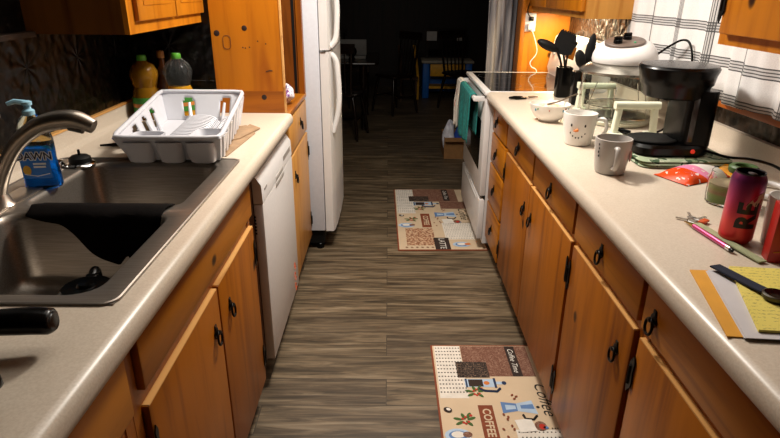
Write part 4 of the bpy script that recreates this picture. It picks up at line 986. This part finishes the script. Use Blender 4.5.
# cup and red box at the frame edge
t = lies('ceramic_tumbler', 'white cup with red script beside the red box', 'cup', .824, 1.085)
build(MB().lathe([(.034, 0), (.039, .004), (.044, .08), (.045, .108), (.042, .1082), (.041, .08), (.036, .008), (.001, .006)], seg=36, cap1=False), 'cup_body', CERAM, t, local=True)
cl = MB(); f_ = wrap(.0435, -2.5)
for k in range(3): cl.tube([f_(Vector((x, y + .02 * k, 0))) for x, y in ((-.012, .05), (-.004, .062), (.004, .05), (.012, .066), (.018, .056))], .0018, 0, 5)
build(cl, 'red_script', M('red_print', '#b8281c', .4), t, local=True)
t = lies('red_carton', 'small red carton with gold script in front of the white cup', 'carton', .800, 1.010, rz=-.28)
build(MB().box(-.052, .052, -.018, .018, 0, .118, 0, .0015), 'carton_body', M('red_card', '#a8180e', .45, 0, .08), t, local=True)
build(MB().text('Tr', .04, Matrix(((1, 0, 0, -.014), (0, 0, -1, -.0184), (0, 1, 0, .045), (0, 0, 0, 1))) @ T(rz=.25), 0, .4).tube([(-.045, -.0184, .022), (-.01, -.0184, .03), (.03, -.0184, .042)], .0012, 0, 5), 'gold_script', M('gold_ink', '#d08a2c', .4, .3), t, local=True, recalc=False)

# ------------------------------------------------------------------ floor mats
def matmats():
    c = {}
    c['cream'] = M('mat_cream', '#c9b294', .85, 0, .05, 8); c['rust'] = M('mat_rust', '#7a3a1e', .85)
    tt = NT('mat_brown_scroll'); v = tt.co(); tt.col(tt.ramp(tt.noise(v, 38, 2, .4, 2.2), [(.44, '#6c4534'), (.5, '#94705c'), (.56, '#6c4534')])); c['brown'] = tt.set(Roughness=.85)
    tt = NT('mat_bean_print'); v = tt.co(); tt.col(tt.ramp(tt.noise(v, 55, 2, .4, 1.8), [(.46, '#22160f'), (.50, '#8a705c'), (.53, '#22160f')])); c['dark'] = tt.set(Roughness=.85)
    tt = NT('mat_beans'); v = tt.co(); vo = tt.n('ShaderNodeTexVoronoi'); vo.inputs['Scale'].default_value = 75; tt.l(v, vo.inputs['Vector'])
    tt.col(tt.ramp(vo.outputs['Distance'], [(.2, '#6a3a24'), (.5, '#a87a5a'), (.7, '#c8a888')])); c['beans'] = tt.set(Roughness=.85)
    for k, h in dict(off='#d8d0c4', ink='#1a1412', red='#b02a18', green='#3c5a24', blue='#5a7aa8', pale='#a8bcd0', navy='#1c2c4c', white='#dcd6cc', orange='#c8702c', deep='#2a1a12').items(): c[k] = M('mat_' + k, h, .85, 0, .08)
    return list(c), list(c.values())
MK, MV = matmats()
def floor_mat_thing(label, x, y, W_, L, rz, second):
    t = tag(bpy.data.objects.new('floor_mat', None), label, 'mat', 'coffee print kitchen mats')
    bpy.data.objects.remove(t)
    m = MB(); K = {k: i for i, k in enumerate(MK)}; z = [.0052]
    m.loft([[(a, b, zz) for a, b in rr(W_ - e, L - e, .006, 3, W_ / 2, -L / 2)] for e, zz in ((0, 0), (0, .004), (.004, .005))], K['rust'])
    def P(u, v): return (u * W_, -v * L, z[0])
    def poly(pts, k): m.poly([P(*p) for p in pts], K[k])
    def layer(): z[0] += .00018
    def rect(a, b, c, d, k): poly([(a, b), (c, b), (c, d), (a, d)], k)
    def ell(u, v, ru, rv, k, rot=0, n=14):
        pts = []
        for i in range(n):
            a = 2 * PI * i / n; p, q = ru * math.cos(a), rv * math.sin(a)
            pts.append((u + (p * math.cos(rot) - q * math.sin(rot)), v + (p * math.sin(rot) + q * math.cos(rot)) * W_ / L))
        poly(pts, k)
    def E(u, v, r, q, k, rot=0): ell(u, v, r, q, k, rot)
    def txt(s_, u, v, size, k, shear=0, rot=-PI / 2, bold=0): m.text(s_, size * W_, T(u * W_, -v * L, z[0], rz=rot), K[k], shear, bold=bold)
    rect(.016, .009, .984, .991, 'cream'); layer()
    rect(.03, .012, .262, .46 if not second else .42, 'off'); rect(.267, .012, .865, .25 if not second else .262, 'brown'); 
    if not second: rect(.60, .252, .95, .382, 'brown')
    rect(.105, .70, .435, .94, 'beans'); rect(.315, .467, .43, .686, 'rust'); rect(.56, .62, .965, .86, 'off'); layer()
    rect(.67, .012, .757, .235 if not second else .262, 'deep'); rect(.2, .147, .47, .247 if not second else .272, 'dark'); rect(.418, .836, .59, .992, 'deep')
    for i in range(9):
        for j in range(15 if not second else 13): ell(.045 + i * .026, .03 + j * .029, .0082, .0082, 'ink', 0, 6)
    for i in range(13):
        for j in range(8): ell(.58 + i * .03 + (.015 if j % 2 else 0) * 1, .635 + j * .03, .007, .007, 'ink', 0, 6)
    layer()
    txt('Coffee Time', .713, .118 if not second else .132, .068, 'white', .35)
    txt('COFFEE', .372, .577, .088, 'cream', 0, bold=.001); txt('LATTE', .505, .915, .10, 'white')
    txt('Coffee', .86, .47 if not second else .42, .145, 'ink', .4)
    # French press
    pv = .29 if not second else .312
    rect(.25, pv - .03, .5, pv + .03, 'pale'); layer(); rect(.28, pv - .026, .40, pv + .026, 'deep'); rect(.255, pv - .032, .27, pv + .032, 'navy'); rect(.49, pv - .036, .51, pv + .036, 'navy')
    E(.43, pv, .025, .025, 'orange'); rect(.51, pv - .01, .56, pv + .01, 'pale'); E(.575, pv, .02, .024, 'navy')
    m.tube([P(a, b) for a, b in ((.36, pv + .04), (.40, pv + .058), (.50, pv + .062), (.53, pv + .04))], .006, K['navy'], 4)
    # moka pot
    mv = .48
    poly([(.50, mv - .035), (.62, mv - .024), (.62, mv + .026), (.50, mv + .04)], 'blue'); poly([(.62, mv - .024), (.75, mv - .045), (.77, mv + .045), (.62, mv + .026)], 'pale')
    layer(); poly([(.53, mv - .015), (.61, mv - .01), (.61, mv + .012), (.53, mv + .018)], 'pale'); poly([(.65, mv - .012), (.75, mv - .02), (.755, mv + .012), (.65, mv + .01)], 'blue'); E(.785, mv, .014, .014, 'ink')
    m.tube([P(a, b) for a, b in ((.65, mv + .05), (.66, mv + .075), (.72, mv + .08), (.755, mv + .055))], .005, K['ink'], 4)
    # flowers with berries
    for fu, fv in ((.33, .38), (.20, .565)):
        for a, q in ((-.4, .05), (.9, .04), (2.6, .055), (3.4, .06), (4.4, .045), (5.2, .06)): E(fu + q * math.cos(a), fv + q * math.sin(a) * W_ / L, .036, .014, 'green', a)
        layer()
        for a in (.5, 1.6, 2.4, 3.6, 4.8): E(fu + .024 * math.cos(a), fv + .035 * math.sin(a) * W_ / L, .011, .011, 'red')
        E(fu + .045, fv - .03, .013, .013, 'orange' if fu > .3 else 'red')
    # cups
    for cu_, cv in ((.125, .655), (.72, .93)):
        E(cu_, cv, .10, .07, 'pale'); layer(); E(cu_, cv, .07, .048, 'blue'); layer(); E(cu_, cv - .004, .05, .034, 'white'); layer(); E(cu_ + (.07 if cu_ > .5 else .07), cv - .004, .035, .03, 'orange' if cu_ > .5 else 'brown')
    # sack and scattered beans
    poly([(.57, .565), (.70, .555), (.72, .63), (.59, .64)], 'white'); E(.755, .60, .045, .05, 'brown'); layer(); E(.765, .605, .025, .03, 'red'); E(.79, .61, .02, .014, 'blue')
    for a, b in ((.61, .40), (.64, .41), (.62, .425), (.50, .53), (.53, .545), (.52, .56), (.54, .60), (.55, .62), (.90, .56), (.93, .575), (.47, .62), (.49, .665)): E(a, b, .014, .009, 'rust', a * 9)
    for i in range(6): E(.10 + i * .058, .968, .016, .013, 'brown', .4)
    E(.075, .50, .035, .028, 'deep', .6); layer(); E(.08, .497, .018, .014, 'white', .6)
    for i in range(8): rect(.83 + i * .02, .612, .842 + i * .02, .617, 'ink')
    o = build(m, 'floor_mat', MV, local=True, loc=(x, y, 0), recalc=False, angle=30); o.rotation_euler = (0, 0, rz)
    return tag(o, label, 'mat', 'coffee print kitchen mats')
floor_mat_thing('tan coffee-print mat lying in front of the stove', .045, 4.072, .525, 1.08, .017, False)
floor_mat_thing('tan coffee-print mat beside the base cabinets, cut by the photo bottom', .185, 2.048, .462, .81, .004, True)

# ------------------------------------------------------------------ dining room beyond
t = thing('cardboard_box', 'open cardboard box of bottles beyond the stove', 'box', (.66, 5.1, 0))
m = MB()
for b in ((.50, .86, 4.93, 4.936, 0, .19), (.50, .86, 5.264, 5.27, 0, .19), (.50, .506, 4.936, 5.264, 0, .19), (.854, .86, 4.936, 5.264, 0, .19), (.506, .854, 4.936, 5.264, 0, .006)): m.box(*b)
build(m, 'carton', M('cardboard', '#8a6238', .8), t)
build(MB().loft([[(.5, 4.93, .19), (.86, 4.93, .19)], [(.5, 4.87, .17), (.86, 4.87, .17)]], closed=False), 'flap', M('cardboard_2', '#8a6238', .8), t)
def crump(cx, cy, cz, r, h):
    return lambda u, v: (cx + r * math.sin(PI * v) * math.cos(2 * PI * u) * (1 + .2 * math.sin(u * 19 + v * 8)), cy + r * math.sin(PI * v) * math.sin(2 * PI * u), cz + h * (1 - math.cos(PI * v)) / 2 * (1 + .1 * math.sin(u * 25)))
for i, (x, y, c_, lab) in enumerate(((.545, 4.995, '#c9c9d2', 'crumpled white plastic bag sticking out of the cardboard box'), (.65, 5.02, '#2a4a9a', 'blue and white package inside the cardboard box'))):
    o = build(MB().grid(crump(x, y, .012, .055, .30 - .02 * i), 20, 12), 'plastic_bag', M('bag_plastic', c_, .3, 0, .3, 18), loc=(x, y, .01)); tag(o, lab, 'plastic bag')

def chair_mesh():
    t = thing('dining_chair', 'dark spindle-back wooden chair facing the dining table', 'chair', (0, 0, 0), group='dark spindle chairs in the dining room')
    build(MB().loft([[(x, y, z) for x, y in rr(.42 - s_, .40 - s_, .12, 6)] for s_, z in ((.03, .425), (0, .435), (0, .45), (.02, .458))]), 'seat', CHAIRWOOD, t, local=True)
    for sx_, sy_ in ((-1, -1), (1, -1), (-1, 1), (1, 1)):
        build(MB().tube([(sx_ * .14, sy_ * .13, .43), (sx_ * .16, sy_ * .15, .33), (sx_ * .175, sy_ * .165, .22), (sx_ * .19, sy_ * .18, .1), (sx_ * .2, sy_ * .19, 0)], [.013, .02, .013, .018, .011], 0, 10), 'leg', CHAIRWOOD, t, local=True)
    for a, b in (((-.175, -.165, .2), (-.175, .165, .2)), ((.175, -.165, .2), (.175, .165, .2)), ((-.175, 0, .2), (.175, 0, .2))):
        build(MB().tube([a, b], .009, 0, 8), 'stretcher', CHAIRWOOD, t, local=True)
    for k in range(6):
        x = -.15 + k * .06; build(MB().tube([(x * .9, .17, .45), (x * 1.1, .235, .88)], [.009, .006] if k not in (0, 5) else [.014, .012], 0, 8), 'spindle', CHAIRWOOD, t, local=True)
    build(MB().loft([[(x, .235 + .02 * (1 - (x / .2) ** 2) + d, z) for d, z in ((-.01, .84), (.01, .84), (.012, .93), (-.006, .93))] for x in [-.2 + .05 * i for i in range(9)]]), 'top_rail', CHAIRWOOD, t, local=True)
    return t
ch = chair_mesh(); ch.location = (.08, 7.0, 0); ch.rotation_euler = (0, 0, -.9); ch['label'] = 'dark spindle-back chair between the dining table and the toy workbench'
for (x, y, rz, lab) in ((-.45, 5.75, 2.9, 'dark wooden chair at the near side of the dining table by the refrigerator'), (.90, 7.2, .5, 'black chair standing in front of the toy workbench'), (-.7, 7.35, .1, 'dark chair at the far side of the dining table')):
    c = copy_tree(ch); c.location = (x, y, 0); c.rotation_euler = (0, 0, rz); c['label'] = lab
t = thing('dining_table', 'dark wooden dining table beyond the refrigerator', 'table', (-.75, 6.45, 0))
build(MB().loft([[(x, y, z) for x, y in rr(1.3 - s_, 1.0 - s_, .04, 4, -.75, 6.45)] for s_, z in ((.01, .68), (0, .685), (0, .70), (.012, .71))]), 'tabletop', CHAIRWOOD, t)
build(MB().box(-1.3, -.2, 6.06, 6.08, .60, .68).box(-1.3, -.2, 6.82, 6.84, .60, .68).box(-.22, -.2, 6.08, 6.82, .60, .68), 'apron', CHAIRWOOD, t)
for x, y in ((-.26, 6.06), (-1.24, 6.06), (-.26, 6.84), (-1.24, 6.84)):
    build(MB().lathe([(.03, 0), (.022, .05), (.03, .12), (.02, .2), (.036, .32), (.024, .42), (.04, .5), (.04, .68)], (x, y, 0), 0, 14), 'leg', CHAIRWOOD, t)
t = thing('tool_case', 'open grey case with a round dark lamp on the dining table', 'case', (-.38, 6.2, .71))
build(MB().box(-.54, -.24, 6.25, 6.36, .7105, .74, 0, .005).box(-.53, -.235, 6.35, 6.37, .74, .90, 0, .004), 'case', M('grey_card', '#6a6864', .6), t)
build(MB().ball((-.385, 6.22, .79), (.055, .045, .055), 0, 18).lathe([(.04, .7105), (.03, .73), (.02, .745)], (-.385, 6.22, 0), 0, 16), 'round_lamp', BLACKG, t)

t = thing('toy_workbench', 'blue and yellow toy workbench at the back of the dark room', 'toy', (.8, 8.1, 0))
BLU = M('toy_blue', '#1568c4', .5); YLW = M('toy_yellow', '#f0b024', .5)
build(MB().box(.47, .56, 7.95, 8.3, 0, .47, 0, .012).box(1.05, 1.14, 7.95, 8.3, 0, .47, 0, .012).box(.56, 1.05, 8.22, 8.3, .05, .47), 'blue_frame', BLU, t)
build(MB().box(.45, 1.16, 7.92, 8.34, .47, .505, 0, .01), 'cream_top', M('toy_cream', '#a8a090', .5), t)
build(MB().box(.57, 1.04, 7.935, 7.96, .30, .46, 0, .006), 'yellow_drawer', YLW, t)
build(MB().box(.56, 1.05, 7.97, 8.22, .13, .16), 'yellow_shelf', YLW, t)
build(MB().box(.52, .56, 8.28, 8.31, .505, .9).box(1.05, 1.09, 8.28, 8.31, .505, .9).box(.52, 1.09, 8.285, 8.305, .62, .9), 'back_board', CHAIRWOOD, t)
for x0, x1 in ((.53, .67), (.95, 1.03)): o = build(MB().box(x0, x1, 8.27, 8.284, .74, .86), 'pale_card', M('card_white', '#b8b4b0', .5), t)
t = thing('toy_chair', 'small yellow wooden toy chair beside the blue toy workbench', 'toy chair', (.33, 8.0, 0))
build(MB().tube(cr([(.40, 7.86, 0), (.40, 7.9, .3), (.37, 7.95, .55), (.345, 8.0, .70)], 4), .018, 0, 8), 'back_post', YLW, t)
build(MB().tube(cr([(.20, 7.9, 0), (.18, 7.95, .3), (.16, 8.0, .55), (.14, 8.02, .70)], 4), .018, 0, 8), 'back_post', M('toy_wood', '#4a2c0c', .6), t)
build(MB().box(.15, .40, 7.72, 7.95, .28, .305), 'seat', M('toy_seat', '#4a2c0c', .6), t)
build(MB().box(.16, .185, 7.74, 7.76, 0, .28).box(.36, .385, 7.74, 7.76, 0, .28), 'front_legs', M('toy_leg', '#4a2c0c', .6), t)

# ------------------------------------------------------------------ light
def area(name, loc, size, power, color, rot=(0, 0, 0), sy=None):
    l = bpy.data.lights.new(name, 'AREA'); l.energy = power; l.color = color; l.size = size; l.shape = 'RECTANGLE' if sy else 'DISK'
    if sy: l.size_y = sy
    o = bpy.data.objects.new(name, l); col.objects.link(o); o.location = loc; o.rotation_euler = rot; return o
area('ceiling_light', (.06, 2.1, 2.02), .26, 31, (1, .93, .83))
area('ceiling_bounce', (.05, 2.2, 2.40), 1.9, 27, (1, .93, .83), sy=1.7)
area('under_cabinet_light', (1.02, 3.5, 1.275), .12, 8.0, (1, .80, .5), sy=.4)
area('dining_fill', (.2, 6.9, 2.35), .5, 1.0, (1, .85, .7))  # added fill to lift the dark room, not a known lamp
wd_ = bpy.data.worlds.new('world'); sc.world = wd_; wd_.use_nodes = True
wd_.node_tree.nodes['Background'].inputs[0].default_value = (.02, .018, .016, 1); wd_.node_tree.nodes['Background'].inputs[1].default_value = .3
sc.view_settings.view_transform = 'Standard'
sc.view_settings.exposure = 0
